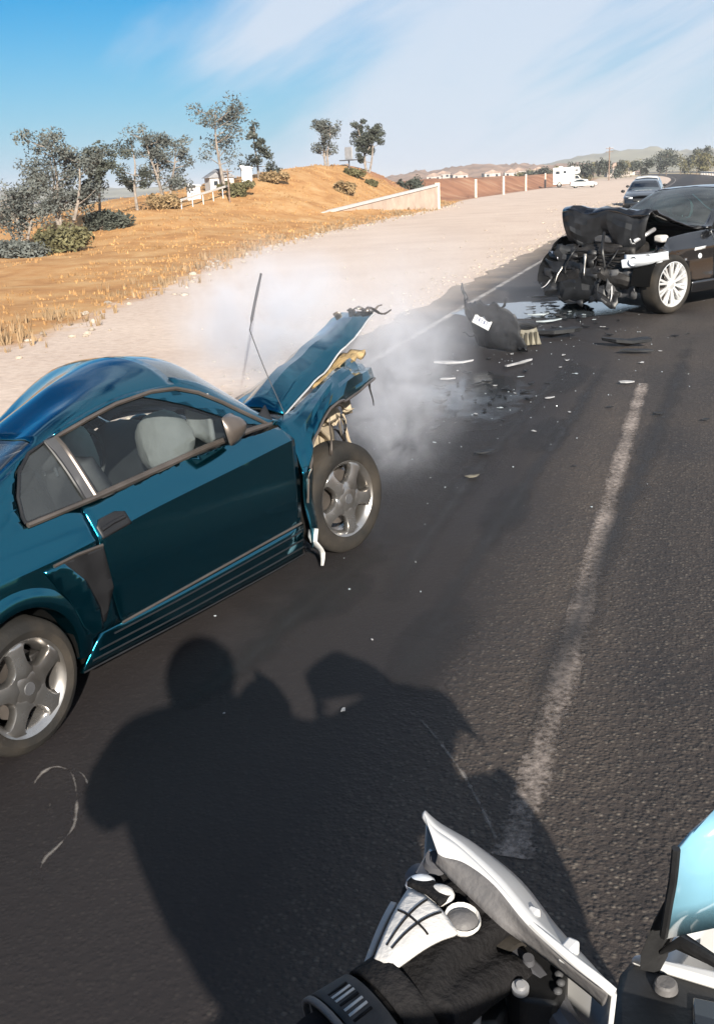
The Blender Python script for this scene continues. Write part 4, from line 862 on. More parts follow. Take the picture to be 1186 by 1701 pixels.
    MB().box((.03, sd * .56, .42), (.80, .03, .62)).build('wheelhouse_wall', 'dark_void', MU)
    wheel('wheel', MU, (.03, sd * .775, .278 + (.0 if near else .125)), sd, .278, .215, .198, 'five', 0, TILT, spin=R(90 + 8))
roof = mb_.patch([(1.44, 4.98), (1.0, 4.98), (.5, 4.98), (0, 4.98), (-.42, 4.98), (-.34, 5.14), (0, 5.14), (.5, 5.14), (.55, 6), (.57, 7), (1.40, 7), (1.43, 6), (1.44, 5.14)], 1, 0, .06, .2, both=True).build('roof', 'paint_blue', MU, solid=.03, smooth=40, weld=True)
mb_.patch([(1.445, 5.17), (1.435, 6), (1.405, 7), (2.21, 7), (2.17, 6), (2.08, 5.17)], 1, -.004, .06, .2, both=True).build('windshield', 'glass_crazed', MU, weld=True)
mb_.patch([(-.33, 5.15), (.49, 5.15), (.54, 6), (.56, 7), (-.40, 7), (-.39, 6)], 1, -.004, .06, .2, both=True).build('rear_window', 'glass_privacy', MU, weld=True)
mb_.patch([(-.43, 4.99), (-.42, 6), (-.42, 7), (-1.08, 7), (-1.08, 4.95)], 1, 0, .06, .2, both=True).build('trunk_lid', 'paint_blue', MU, solid=.02, weld=True)
sp = MB(); sp.grid(lambda u, v: Vector((-1.06 + .20 * u, (v - .5) * 1.44, .985 + .035 * math.sin(u * 2.2) + .012 - .05 * abs(2 * v - 1) ** 6)), 6, 24); sp.build('spoiler', 'paint_blue', MU, solid=.03)
MB().box((-.96, .5, .94), (.1, .06, .1)).build('spoiler_foot', 'paint_blue', MU); MB().box((-.96, -.5, .94), (.1, .06, .1)).build('spoiler_foot', 'paint_blue', MU)
MB().grid(lambda u, v: Vector((-1.09 - .06 * math.sin(math.pi * u) - .04 * (1 - (2 * v - 1) ** 2), (v - .5) * 1.56, .30 + .56 * u)), 8, 16).build('rear_bumper', 'paint_blue', MU, solid=.03)
for sd in (-1, 1):
    lp = MB().box((-1.165, sd * .58, .72), (.02, .30, .13)).build('tail_lamp', 'lamp_red', MU, bevel=.006)
    for q in (-.1, 0, .1): MB().box((-1.178, sd * .58 + q, .72), (.008, .012, .13)).build('lamp_bar', 'plastic_black', lp)
MB().box((.55, 0, .215), (2.95, 1.5, .05)).build('floor_pan', 'dark_void', MU); MB().box((-.55, 0, .45), (.95, 1.15, .4)).build('rear_bulkhead', 'dark_void', MU)
# cabin
seat(MU, .98, -.36, 'cloth_grey'); seat(MU, 1.10, .34, 'cloth_dark', z0=.10)
rs = MB().box((.30, -.05, .42), (.5, 1.0, .22)).build('rear_seat', 'cloth_dark', MU, bevel=.05); MB().box((.10, -.05, .56), (.14, 1.0, .40), Matrix.Rotation(R(-18), 3, 'Y')).build('rear_backrest', 'cloth_dark', rs, bevel=.05)
MB().grid(lambda u, v: Vector((1.62 + .45 * u, (v - .5) * 1.42, .62 + .29 * math.sin(u * 1.6) + .02 * math.sin(v * 9))), 10, 12).build('dashboard', 'plastic_grey', MU, solid=.05)
sw = MB(); sw.lathe([(.175, -.014), (.19, 0), (.175, .014), (.16, 0)], (1.53, .36, .80), (-1, 0, .45), 28, True); sw.build('steering_wheel', 'plastic_black', MU)
def bag(c, r, name='airbag'): MB().ball(c, r, 12).warp(lambda p: p + Vector((.02 * fbm(p.y * 7, p.z * 7), .02 * fbm(p.x * 7, p.z * 7, 3), .03 * fbm(p.x * 6, p.y * 6)))).build(name, 'airbag', MU)
bag((1.40, .36, .84), (.16, .24, .24)); bag((1.55, -.34, .90), (.13, .20, .17))
MB().grid(lambda u, v: Vector((1.63 + .02 * math.sin(v * 3), -.58 + .20 * (v - .5), 1.14 - .24 * u - .02 * math.sin(v * 5))), 6, 6).build('sun_visor', 'airbag', MU, solid=.02)
mb_.patch([(1.38, 5.2), (.55, 5.2), (.58, 7), (1.36, 7)], 1, -.035, .1, .3, both=True).build('headliner', 'cloth_grey', MU, weld=True)
# door mirror (near side is bent forward)
for sd in (-1, 1):
    mr = empty('door_mirror', (1.58 if sd == -1 else 1.72, sd * .87, .955), rot=(0, R(-10), R(-62)) if sd == -1 else (0, 0, 0)); mr.parent = MU
    MB().tube([(.03, -sd * .06, -.02), (.0, sd * .03, .01)], [.03, .025], 8, flat=.6).build('arm', 'plastic_black', mr)
    MB().grid(lambda u, v: Vector((.02 + .085 * math.sin(math.pi * u) * math.sin(math.pi * v), sd * (.0 + .21 * v), -.055 + .135 * u + .015 * v)), 8, 8).build('housing', 'trim' if sd == -1 else 'paint_blue', mr, solid=-.012)
    MB().grid(lambda u, v: Vector((.012, sd * (.015 + .18 * v), -.04 + .105 * u + .015 * v)), 2, 2).build('mirror_glass', 'chrome', mr)
    MB().grid(lambda u, v: Vector((2.02 - .16 * u * (1 - .3 * v), sd * (.80 - .05 * v), .90 + .10 * v * (1 - u * .6))), 4, 4).build('sail_panel', 'plastic_black', MU, solid=.01)
# front wheels, exposed
wheel('wheel', MU, (2.555, -.80, .332), -1, .332, .225, .225, 'five', R(-13), R(3), spin=R(60)); wheel('wheel', MU, (2.555, .80, .332 + .120), 1, .325, .225, .218, 'five', R(-10), 0, spin=R(20))
# what is left of the front: inner structure, engine, torn fenders, hood
for sd in (-1, 1):
    MB().grid(lambda u, v: Vector((2.555 + (.40 - .05 * v) * math.cos(math.pi * (.05 + .9 * u)), sd * (.50 + .12 * v), .36 + .40 * math.sin(math.pi * (.05 + .9 * u)) + .02 * fbm(u * 5, v * 5, sd))), 20, 4).build('inner_fender', 'primer', MU, solid=.012)
    MB().grid(lambda u, v: Vector((2.20 + .78 * u, sd * (.50 + .03 * fbm(u * 4, v * 4, 2)), .30 + .52 * v + .03 * fbm(u * 5, v * 3))), 12, 8).build('apron', 'primer', MU, solid=.012)
    MB().lathe([(.0, .26), (.07, .26), (.10, .22), (.11, 0), (.13, -.02)], (2.555, sd * .56, .55), (0, -sd * .15, 1), 18).build('strut_tower', 'primer', MU)
    MB().beam((2.1, sd * .46, .34), (3.02, sd * .47, .36), .09, .12).build('frame_rail', 'bare_metal', MU, bevel=.01)
MB().box((2.62, 0, .58), (.62, .46, .42)).build('engine_block', 'engine_dark', MU, bevel=.04)
for i in range(4): MB().tube([(2.38 + .15 * i, -.1, .80), (2.40 + .15 * i, -.24, .84), (2.42 + .15 * i, -.30, .74)], .032, 8).build('intake_runner', 'bare_metal', MU)
MB().box((2.62, 0, .83), (.55, .22, .09)).build('intake_plenum', 'plastic_black', MU, bevel=.02)
MB().lathe([(0, .05), (.05, .05), (.05, -.02), (.032, -.02), (.032, .03), (0, .03)], (3.03, -.60, .78), (.55, -.8, .1), 16).build('lamp_socket', 'primer', MU)
MB().ball((2.90, -.56, .76), (.09, .07, .07), 7).warp(lambda p: p + Vector((1, 1, 1)) * .05 * fbm(p.x * 14, p.y * 14, p.z * 14)).build('washer_bottle', 'primer', MU)
for i, (p, d, ln, wd, m) in enumerate((((2.84, -.66, .83), (.5, -.2, -.2), .16, .05, 'primer'), ((2.98, -.60, .74), (.25, -.1, -1), .30, .05, 'primer'), ((3.0, -.55, .72), (.4, .1, -1), .36, .035, 'bare_metal'), ((2.92, -.58, .80), (.6, -.2, .3), .18, .06, 'bare_metal'), ((2.97, -.48, .68), (.7, 0, -.5), .2, .05, 'engine_dark'), ((3.02, -.50, .55), (.2, -.2, -1), .22, .06, 'primer'))):
    torn_strip(MB(), p, d, ln, wd, i).build('torn_bracket', m, MU, solid=.006)
MB().tube(spline([(2.9, -.5, .80), (3.0, -.6, .72), (2.96, -.62, .60), (3.03, -.56, .50), (3.0, -.6, .40)], 5), .012, 6).build('hose', 'plastic_black', MU)
MB().box((3.00, 0, .52), (.06, .74, .46), Matrix.Rotation(R(14), 3, 'Y')).warp(lambda p: p + Vector((.06 * fbm(p.y * 4, p.z * 4), 0, 0))).build('radiator', 'engine_dark', MU)
MB().tube(spline([(2.98, .62, .42), (3.06, .2, .38), (3.02, -.25, .40), (3.0, -.6, .46)], 6), .04, 8, flat=1.3).build('bumper_beam', 'bare_metal', MU)
# near fender: a torn sheet folded up over the wheel
def fend(u, v):
    # u 0 door seam .. 1 front tip ; v 0 upper inner edge .. 1 lower outer edge
    top = [(2.10, .74, .89), (2.35, .72, .92), (2.60, .70, .985), (2.85, .68, 1.045), (3.08, .64, 1.065), (3.20, .58, 1.03)]
    bot = [(2.12, .895, .42), (2.17, .90, .60), (2.27, .90, .745), (2.47, .89, .855), (2.80, .87, .925), (3.17, .80, .945)]
    def ev(tb, u): return Vector([float(np.interp(u, np.linspace(0, 1, 6), [q[i] for q in tb])) for i in range(3)])
    a, b = ev(top, u), ev(bot, u); p = a.lerp(b, v); bul = math.sin(math.pi * v) * .055 * (1 - .3 * u)
    w_ = .022 * fbm(u * 7, v * 5, 1.) * smooth(u * 4)
    return Vector((p.x + w_, -(p.y + bul + w_), p.z + bul * .8 + w_ * 1.2 - .03 * math.sin(u * 9) * v * u))
MB().grid(fend, 17, 6).build('fender', 'paint_blue', MU, solid=.008, smooth=16)
MB().grid(lambda u, v: Vector((2.105 + .07 * u + .05 * u * v, -(.893 - .01 * u + .012 * math.sin(v * 8)), .16 + .46 * v)), 4, 12).build('fender_stub', 'paint_blue', MU, solid=.008)
MB().tube([(x, y, z) for x, y, z in [tuple(fend(i / 20, 1.0)) for i in range(21)]], .009, 6).build('fender_edge', 'trim', MU)
torn_strip(MB(), (2.13, -.90, .26), (.12, -.1, -1), .22, .10, 3).build('torn_liner', 'airbag', MU, solid=.006)
torn_strip(MB(), (3.18, -.74, .95), (.1, 0, -1), .20, .03, 2).build('trim_strip', 'plastic_black', MU, solid=.006)
torn_strip(MB(), (2.42, -.90, .62), (.05, -.1, 1), .22, .03, 5).build('trim_strip', 'trim', MU, solid=.005)
MB().grid(lambda u, v: Vector((2.12 + .9 * u, .74 + .14 * v + .03 * fbm(u * 5, v * 4), .90 - .38 * v * v - .05 * u + .03 * fbm(u * 6, v * 6, 4))), 20, 8).build('fender', 'paint_blue', MU, solid=.008)
def hoodf(u, v):
    y = (v - .5) * 1.30; x = 2.30 + 1.34 * u - .10 * (1 - abs(2 * v - 1)) * (1 - u) * -1
    ridge_ = math.exp(-((y + .36) / .26) ** 2)
    z = .875 + .42 * u ** 1.12 + ridge_ * (.06 + .09 * math.sin(math.pi * min(1, u * 1.3))) * (1 - .5 * u) - (.34 + .20 * u) * max(0, v - .32) + .014 * fbm(u * 6, v * 6) * (u + .3)
    z -= .05 * math.exp(-((u - .42) / .08) ** 2) * (.4 + .6 * v)         # cross buckle
    y2 = y * (1 - .18 * u)
    return Vector((x - .10 * u * abs(fbm(v * 7, 1.)), y2, z))
MB().grid(hoodf, 13, 11).build('hood', 'paint_blue', MU, solid=.02, smooth=14)
hl = MB(); hl.tube([tuple(hoodf(i / 20, 0.0) + Vector((0, -.004, -.012))) for i in range(21)], .006, 6).build('hood_edge', 'alloy_bright', MU)
for i, (v, d, ln) in enumerate(((.05, (1, -.35, -.02), .26), (.10, (1, -.15, .06), .30), (.16, (1, 0, -.05), .22), (.3, (1, .1, -.15), .2), (.5, (1, .1, -.3), .18))):
    torn_strip(MB(), hoodf(.99, v), d, ln, .09, i, -.03).build('torn_hood_edge', 'bare_metal' if i % 2 else 'trim', MU, solid=.006)
MB().grid(lambda u, v: Vector((2.75 + .55 * u, -.66 + .42 * v, .955 + .12 * u + .035 * fbm(u * 6, v * 6, 5) - .03 * v)), 14, 10).build('hood_insulation', 'insulation', MU, solid=.03)
MB().grid(lambda u, v: Vector((2.10 + .16 * u, (v - .5) * 1.45, .895 + .015 * math.sin(v * 20) - .02 * u + .03 * (1 - (2 * v - 1) ** 2))), 3, 30).build('cowl', 'plastic_black', MU, solid=.01)
for y0, y1 in ((-.5, .05), (.02, .55)): MB().tube(spline([(2.19, y0, .925), (2.12, (y0 + y1) / 2, .965), (2.06, y1, .975)], 5), .008, 6).build('wiper', 'plastic_black', MU)
# bent mast antenna on the near fender
MB().tube(spline([(2.26, -.70, .88), (2.13, -.70, 1.16), (2.04, -.70, 1.40)], 6), .003, 6).tube(spline([(2.04, -.70, 1.40), (2.12, -.70, 1.53), (2.22, -.70, 1.68)], 6), [.004] * 3 + [.009] * 7 + [.007] * 3, 6).build('antenna', 'steel_dark', MU)

# the far rear corner of the cabin is pushed down
for o in list(MU.children):
    if o.type == 'MESH':
        for v in o.data.vertices:
            x, y, z = v.co
            if z > .86 and y > -.2 and x < 1.6: v.co.z -= .26 * smooth((y + .2) / .65) * smooth((1.6 - x) / .8) * min(1., (z - .86) / .22)

# ------------------------------------------------------------------ the black sedan
sedan_lines = [
 lk((-.95, .72, .34), (-.6, .84, .26), (0, .87, .22), (1.4, .875, .20), (2.2, .875, .20), (2.76, .86, .22), (3.2, .80, .24), (3.5, .62, .28)),
 lk((-.95, .75, .44), (-.6, .87, .38), (0, .90, .36), (1.4, .90, .34), (2.2, .895, .34), (2.76, .885, .36), (3.2, .83, .38), (3.5, .66, .42)),
 lk((-.95, .76, .58), (-.6, .87, .56), (0, .895, .55), (1.4, .885, .55), (2.2, .882, .55), (2.76, .88, .56), (3.2, .83, .55), (3.5, .68, .54)),
 lk((-.95, .76, .76), (-.6, .87, .775), (0, .905, .775), (1.4, .90, .755), (2.2, .895, .745), (2.76, .885, .73), (3.2, .83, .70), (3.5, .66, .64)),
 lk((-.95, .72, .95), (-.6, .80, .965), (0, .835, .965), (.8, .84, .945), (1.4, .835, .935), (2.0, .82, .925), (2.76, .79, .875), (3.2, .70, .80), (3.5, .5, .70)),
 lk((-.95, .64, .985), (-.6, .68, 1.015), (-.3, .66, 1.09), (0, .625, 1.21), (.3, .60, 1.315), (.7, .585, 1.36), (1.0, .59, 1.345), (1.3, .62, 1.26), (1.6, .68, 1.12), (1.95, .76, .955), (2.76, .62, .92), (3.2, .5, .85), (3.5, .3, .73)),
 lk((-.95, .35, 1.0), (-.6, .37, 1.03), (-.3, .36, 1.125), (0, .35, 1.26), (.3, .345, 1.37), (.7, .34, 1.41), (1.0, .34, 1.395), (1.3, .36, 1.31), (1.6, .38, 1.175), (2.0, .42, .985), (2.76, .35, .945), (3.2, .3, .87), (3.5, .2, .74)),
 lk((-.95, 0, 1.005), (-.6, 0, 1.035), (-.3, 0, 1.135), (0, 0, 1.275), (.3, 0, 1.385), (.7, 0, 1.425), (1.0, 0, 1.41), (1.3, 0, 1.33), (1.6, 0, 1.20), (2.05, 0, .99), (2.76, 0, .955), (3.2, 0, .88), (3.5, 0, .75))]
sb = Body(sedan_lines, (1, 3))
SE = empty('black_sedan', (6.410, 17.384, 0), R(90 - 231), 1.18); tag(SE, 'black four-door sedan with a crushed front, standing across the lane', 'car')
def c_(p): return sb.conv(p)
for sd in (1, -1):
    fa = arch(2.76, .345, .375, 186, -6, 24); ra = arch(0, .345, .375, 186, -6, 24)
    fp = c_([(1.90, .345), (2.30, .35)] + fa[1:-1] + [(3.14, .36), (3.17, .46), (3.10, .58), (3.14, .68), (3.02, .74)] + [(x, sb.sec(x)[4].y) for x in (2.76, 2.4, 2.0)] + [(1.93, .92), (1.895, .75), (1.89, .55)])
    sb.patch(fp, sd, 0, .06, .2, warp=crumple(.26, 2.85, 3.25, 5., sd)).build('fender', 'paint_black', SE, solid=.012, smooth=40)
    for x0, x1, nm in ((.93, 1.885, 'door'), (.02, .92, 'door')):
        if x0 < .5: pl = c_([(.40, .36), (.915, .35), (.912, .6), (.908, .94), (.5, .955), (.05, .963), (.05, .85), (.12, .76), (.28, .66), (.37, .50)])
        else: pl = c_([(x0, .35), (1.4, .346), (1.88, .346), (1.882, .55), (1.888, .75), (1.92, .92), (1.7, .925), (1.4, .932), (x0, .940), (x0, .6)])
        dr = sb.patch(pl, sd, .003, .07, .2).build('door', 'paint_black', SE, solid=.03, smooth=30)
        hx = x0 + .16 if x0 > .5 else .16; t = sb.tz(hx, .80); p = sb.P(hx, t)
        MB().tube([(hx - .07, (p.y + .012) * sd, .80), (hx, (p.y + .035) * sd, .80), (hx + .09, (p.y + .012) * sd, .795)], .012, 6).build('handle', 'chrome', dr)
    qp = c_([(-.02, .95), (.02, .85), (.10, .76), (.26, .66), (.36, .50), (.385, .345)] + list(reversed(ra))[1:] + [(-.6, .39), (-.93, .45), (-.93, .75)]) + [(-.93, 4.98), (-.4, 4.98), (0, 4.98), (.15, 4.98)] + c_([(.10, 1.22), (-.05, 1.14), (-.18, 1.02), (-.2, .968)])
    sb.patch(qp, sd, 0, .07, .2).build('quarter_panel', 'paint_black', SE, solid=.02, smooth=35)
    fw = [(.96, .955), (1.4, .948), (1.82, .94), (1.62, 1.07), (1.40, 1.185), (1.2, 1.265), (1.0, 1.315), (.94, 1.325)]; rw = [(-.14, .975), (.3, .968), (.90, .957), (.88, 1.33), (.6, 1.34), (.32, 1.295), (.08, 1.19), (-.07, 1.08)]
    sb.patch(c_(fw), sd, -.005, .07, .1).build('door_window', 'glass_privacy', SE); sb.patch(c_(rw), sd, -.005, .07, .1).build('door_window', 'glass_privacy', SE)
    for w_ in (fw, rw): sb.strip(c_(w_ + w_[:1]), sd, .012, .002).build('window_frame', 'plastic_black', SE)
    sb.patch(c_([(.90, .95), (.955, .95), (.935, 1.33), (.885, 1.333)]), sd, .002, .05, .1).build('b_pillar', 'plastic_black', SE)
    sb.patch(c_([(.12, 1.225), (.33, 1.305), (.6, 1.347), (.9, 1.34), (1.02, 1.322), (1.22, 1.272), (1.42, 1.195), (1.64, 1.08), (1.86, .945)]) + [(1.94, 4.95), (1.94, 5.15), (1.6, 5.15), (1.2, 5.15), (1.1, 4.98), (.7, 4.98), (.3, 4.98), (.12, 4.98)], sd, 0, .06, .1).build('roof_rail', 'paint_black', SE, solid=.03, smooth=40)
    sb.patch([(.40, .02), (1.4, .02), (2.34, .02), (2.34, .98), (1.4, .98), (.40, .98)], sd, .004, .1, .25).build('sill', 'paint_black', SE, solid=.02)
    for ax_ in (0, 2.76): MB().grid(lambda u, v: Vector((ax_ + .385 * math.cos(math.pi * u), sd * (.58 + .27 * v), .345 + .385 * math.sin(math.pi * u))), 16, 3).build('wheel_liner', 'dark_void', SE)
    mr = empty('door_mirror', (1.72, sd * .86, .97)); mr.parent = SE
    MB().tube([(0, -sd * .05, -.03), (0, sd * .05, 0)], .025, 8).build('arm', 'plastic_black', mr); MB().ball((.02, sd * .13, .04), (.06, .10, .07), 8).build('housing', 'paint_black', mr); MB().box((-.035, sd * .13, .04), (.012, .16, .10)).build('mirror_glass', 'chrome', mr)
    wheel('wheel', SE, (2.76 if sd == 1 else 2.55, sd * (.80 if sd == 1 else .70), .345), sd, .345, .23, .258, 'multi', R(-4), 0, .2, 'alloy_bright'); wheel('wheel', SE, (0, sd * .80, .345), sd, .345, .23, .258, 'multi', 0, 0, .1, 'alloy_bright')
    # headlamp left in its socket (the other one is gone)
    hl_ = empty('headlamp' if sd == 1 else 'headlamp_socket', (3.10 if sd == 1 else 2.95, sd * .66, .66), rot=(R(8 * sd), R(6), R(28 * sd))); hl_.parent = SE
    MB().grid(lambda u, v: Vector((.10 - .22 * (v - .5) ** 2 * 1.5 + .05 * math.sin(math.pi * u), sd * (-.22 + .50 * v), -.09 + .17 * u * (1 - .4 * v) + .03 * v)), 8, 12).build('lens', 'lamp_clear' if sd == 1 else 'plastic_black', hl_, solid=.006)
    for q in (-.11, .05): MB().lathe([(.050, .0), (.055, .05), (.05, .07), (.045, .02), (0, 0)], (.06, sd * q, 0), (1, 0, 0), 16).build('projector', 'chrome', hl_)
    MB().box((-.01, sd * .03, -.02), (.10, .46, .16)).build('lamp_housing', 'plastic_grey' if sd == 1 else 'plastic_black', hl_, bevel=.02)
    if sd == 1:
        for q in (-.19, -.02, .14): MB().box((.065, q, -.02), (.05, .135, .10), Matrix.Rotation(R(60 * q), 3, 'Z')).build('reflector', 'lamp_clear', hl_, bevel=.012)
    sb.patch(c_([(2.10, .745), (2.32, .735), (2.33, .70), (2.11, .71)]), sd, .006, .05, .1).build('side_badge', 'alloy_bright', SE, solid=.004)
    t = sb.tz(2.2, .64); p = sb.P(2.2, t); MB().lathe([(0, .012), (.028, .01), (.034, 0)], (2.2, p.y * sd, .63), (0, sd, 0), 16).build('indicator', 'lamp_clear', SE)
sb.patch([(1.1, 4.98), (.7, 4.98), (.2, 4.98), (-.3, 4.98), (-.5, 4.98), (-.5, 5.14), (.2, 5.14), (.26, 6), (.28, 7), (1.02, 7), (1.05, 6), (1.1, 5.14)], 1, 0, .06, .2, both=True).build('roof', 'paint_black', SE, solid=.03, smooth=40, weld=True)
sb.patch([(1.11, 5.16), (1.06, 6), (1.03, 7), (2.03, 7), (1.99, 6), (1.93, 5.16)], 1, -.004, .06, .2, both=True).build('windshield', 'glass_green', SE, weld=True)
sb.patch([(-.48, 5.15), (.19, 5.15), (.25, 6), (.27, 7), (-.50, 7), (-.5, 6)], 1, -.004, .06, .2, both=True).build('rear_window', 'glass_privacy', SE, weld=True)
sb.patch([(-.52, 4.99), (-.52, 7), (-.93, 7), (-.93, 4.95)], 1, 0, .06, .2, both=True).build('trunk_lid', 'paint_black', SE, solid=.02, weld=True)
MB().grid(lambda u, v: Vector((-.94 - .05 * math.sin(math.pi * u) - .05 * (1 - (2 * v - 1) ** 2), (v - .5) * 1.5, .34 + .64 * u)), 8, 14).build('rear_bumper', 'paint_black', SE, solid=.03)
for sd in (-1, 1): MB().box((-1.0, sd * .6, .80), (.03, .28, .14)).build('tail_lamp', 'lamp_red', SE, bevel=.01)
MB().box((1.2, 0, .26), (3.3, 1.5, .06)).build('floor_pan', 'dark_void', SE)
for sd in (-1, 1): seat(SE, 1.02, sd * .37, 'cloth_dark', z0=.34)
MB().box((.1, 0, .6), (.5, 1.2, .25)).build('rear_seat', 'cloth_dark', SE, bevel=.05)
MB().grid(lambda u, v: Vector((1.55 + .42 * u, (v - .5) * 1.45, .68 + .28 * math.sin(u * 1.6))), 8, 10).build('dashboard', 'plastic_black', SE, solid=.05)
MB().lathe([(.175, -.014), (.19, 0), (.175, .014), (.16, 0)], (1.45, .37, .84), (-1, 0, .45), 28, True).build('steering_wheel', 'plastic_black', SE)
# buckled hood: rear half flat, front half folded upright like a tent
def hood2(u, v):
    y = (v - .5) * 1.42 * (1 - .10 * u); cr_ = math.exp(-(y / .5) ** 2)
    if u < .55: k = u / .55; x = 2.02 + .62 * k; z = .955 + .20 * k ** 1.3 + .03 * cr_ + .05 * k * (-y) 
    else: k = (u - .55) / .45; x = 2.64 + .36 * math.sin(k * 1.45); z = 1.155 + .05 * (-y) + .03 * cr_ - .02 * k - .16 * smooth(k * 1.2) * 0 + .06 * math.sin(k * 3.0)
    w_ = .03 * fbm(u * 6, v * 5, 2) * (.3 + u)
    return Vector((x + w_, y + w_, z + w_ + .02 * math.sin(v * 14) * u * u))
MB().grid(hood2, 14, 11).build('hood', 'paint_black', SE, solid=.018, smooth=16)
def hoodskirt(u, v):
    a = hood2(1.0, v); dz = -.42 * u; b = Vector((a.x + .04 * math.sin(v * 11) * u + .18 * u * (1 - u) - .06 * u, a.y * (1 - .12 * u), a.z + dz * (.55 + .45 * abs(math.sin(v * 5.2 + .6)))))
    return b + Vector((1, .5, .3)) * (.04 * fbm(u * 4, v * 9, 6))
MB().grid(hoodskirt, 6, 13).build('hood_fold', 'scrap_dark', SE, solid=.014, smooth=14)
# wrecked nose
for i, pp in enumerate((((3.1, .3, .78), (3.3, .32, .66), (3.34, .22, .50), (3.30, .3, .36)), ((3.1, -.3, .80), (3.32, -.28, .70), (3.36, -.36, .52), (3.3, -.3, .34)), ((3.15, .0, .66), (3.34, .08, .56), (3.36, .0, .44)))): MB().tube(spline(pp, 5), .009, 6).build('wire', 'plastic_black', SE)
MB().box((2.72, 0, .60), (.7, .62, .42)).build('engine_block', 'engine_dark', SE, bevel=.05); MB().box((2.7, -.03, .86), (.5, .3, .10)).build('engine_cover', 'plastic_grey', SE, bevel=.03)
MB().box((2.42, .48, .84), (.14, .14, .09)).build('fluid_tank', 'airbag', SE, bevel=.03); MB().tube(spline([(2.4, .3, .93), (2.6, .5, .96), (2.85, .55, .92), (3.0, .45, .84)], 5), .025, 8).build('hose', 'steel_grey', SE)
MB().grid(lambda u, v: Vector((3.10 + .10 * fbm(v * 3, u * 3, 4) + .06 * math.sin(v * 3.1), (v - .5) * 1.05, .28 + .50 * u + .03 * fbm(v * 6, u))), 10, 16).build('radiator', 'engine_dark', SE, solid=.05)
for i in range(7): MB().grid(lambda u, v: Vector((3.18 + .05 * fbm(v * 4, i) + .02 * u, (v - .5) * .85, .34 + .06 * i + .02 * math.sin(v * 7 + i) + .012 * u)), 1, 10).build('grille_slat', 'plastic_black', SE, solid=.012)
MB().tube(spline([(3.02, -.80, .44), (3.28, -.45, .42), (3.30, .1, .46), (3.22, .5, .40), (2.98, .80, .42)], 6), .055, 8, flat=1.5).warp(lambda p: p + Vector((.05, .02, .04)) * fbm(p.x * 6, p.y * 6, p.z)).build('bumper_beam', 'engine_dark', SE)
def bump(u, v):
    y = -.86 + 1.62 * v; x = 3.36 - .26 * (y / .86) ** 2 + .12 * fbm(v * 5, u * 3, 9.); z = .16 + .44 * u + .07 * fbm(v * 4, u * 2, 2.) - .06 * (v > .5) * u
    return Vector((x, y, z))
MB().grid(lambda u, v: bump(u, v * .62), 5, 12).build('bumper_cover', 'scrap_dark', SE, solid=.012, smooth=14)
def plate(c, nx, up, wd, ht, seed, amp=.10):
    a, u_, v_ = frame(nx, up)
    def fn(u, v):
        j = 1 + .25 * noise.noise((u * 4, v * 4, seed)); x, y = (u - .5) * wd * j, (v - .5) * ht * j
        return Vector(c) + v_ * x + u_ * y + a * (amp * fbm(u * 3 + seed, v * 3, seed * 1.7) + .05 * math.sin(u * 5 + seed))
    return MB().grid(fn, 6, 6)
for i, (c, nx, wd, ht, m, am) in enumerate((((3.26, -.45, .36), (1, -.2, -.1), .5, .34, 'scrap_dark', .16), ((3.22, .42, .36), (1, .4, 0), .38, .34, 'plastic_grey', .14), ((3.24, -.15, .60), (1, 0, .3), .42, .26, 'plastic_black', .14), ((3.12, -.55, .62), (1, -.5, .2), .40, .34, 'scrap_dark', .16), ((3.06, .62, .40), (.8, .8, 0), .34, .26, 'plastic_black', .10), ((3.33, .22, .22), (.6, .1, .8), .36, .26, 'plastic_black', .10), ((3.28, -.3, .18), (.5, 0, .9), .45, .25, 'plastic_black', .10))):
    plate(c, nx, (0, 0, 1), wd, ht, i + 1., am).build('torn_panel', m, SE, solid=.01, smooth=8)
for i, (p, d, ln, wd, m) in enumerate((((3.26, .3, .40), (.3, .1, -1), .26, .04, 'steel_grey'), ((3.1, .5, .80), (.5, .1, .2), .18, .05, 'alloy_bright'), ((3.2, .55, .50), (.2, .3, -1), .25, .06, 'plastic_grey'), ((3.28, -.1, .70), (.4, .2, -.6), .30, .05, 'bare_edge'), ((3.3, -.45, .55), (.5, -.1, -.7), .24, .04, 'bare_edge'), ((3.26, .12, .52), (.6, .3, .1), .22, .035, 'steel_grey'), ((3.22, -.6, .42), (.5, -.3, -.4), .26, .04, 'steel_grey'))):
    torn_strip(MB(), p, d, ln, wd, i).build('torn_bracket', m, SE, solid=.008)
MB().tube(spline([(3.15, .1, .95), (3.33, .18, .75), (3.30, .2, .55), (3.36, .16, .38)], 6), .02, 6).build('hose', 'plastic_black', SE)
MB().grid(lambda u, v: Vector((1.93 + .14 * u, (v - .5) * 1.5, .945 + .02 * (1 - (2 * v - 1) ** 2))), 2, 20).build('cowl', 'plastic_black', SE, solid=.01)
for y0, y1 in ((.5, -.1), (-.1, -.6)): MB().tube([(2.02, y0, .975), (1.93, y1, 1.03)], .009, 6).build('wiper', 'plastic_black', SE)

# the whole nose is pushed back by the impact
def crush_x(x): return x if x < 2.72 else 2.72 + (x - 2.72) * .74
for o in list(SE.children):
    if o.name.startswith('wheel'): continue
    if o.type == 'EMPTY': o.location.x = crush_x(o.location.x)
    else:
        for v in o.data.vertices: v.co.x = crush_x(v.co.x)
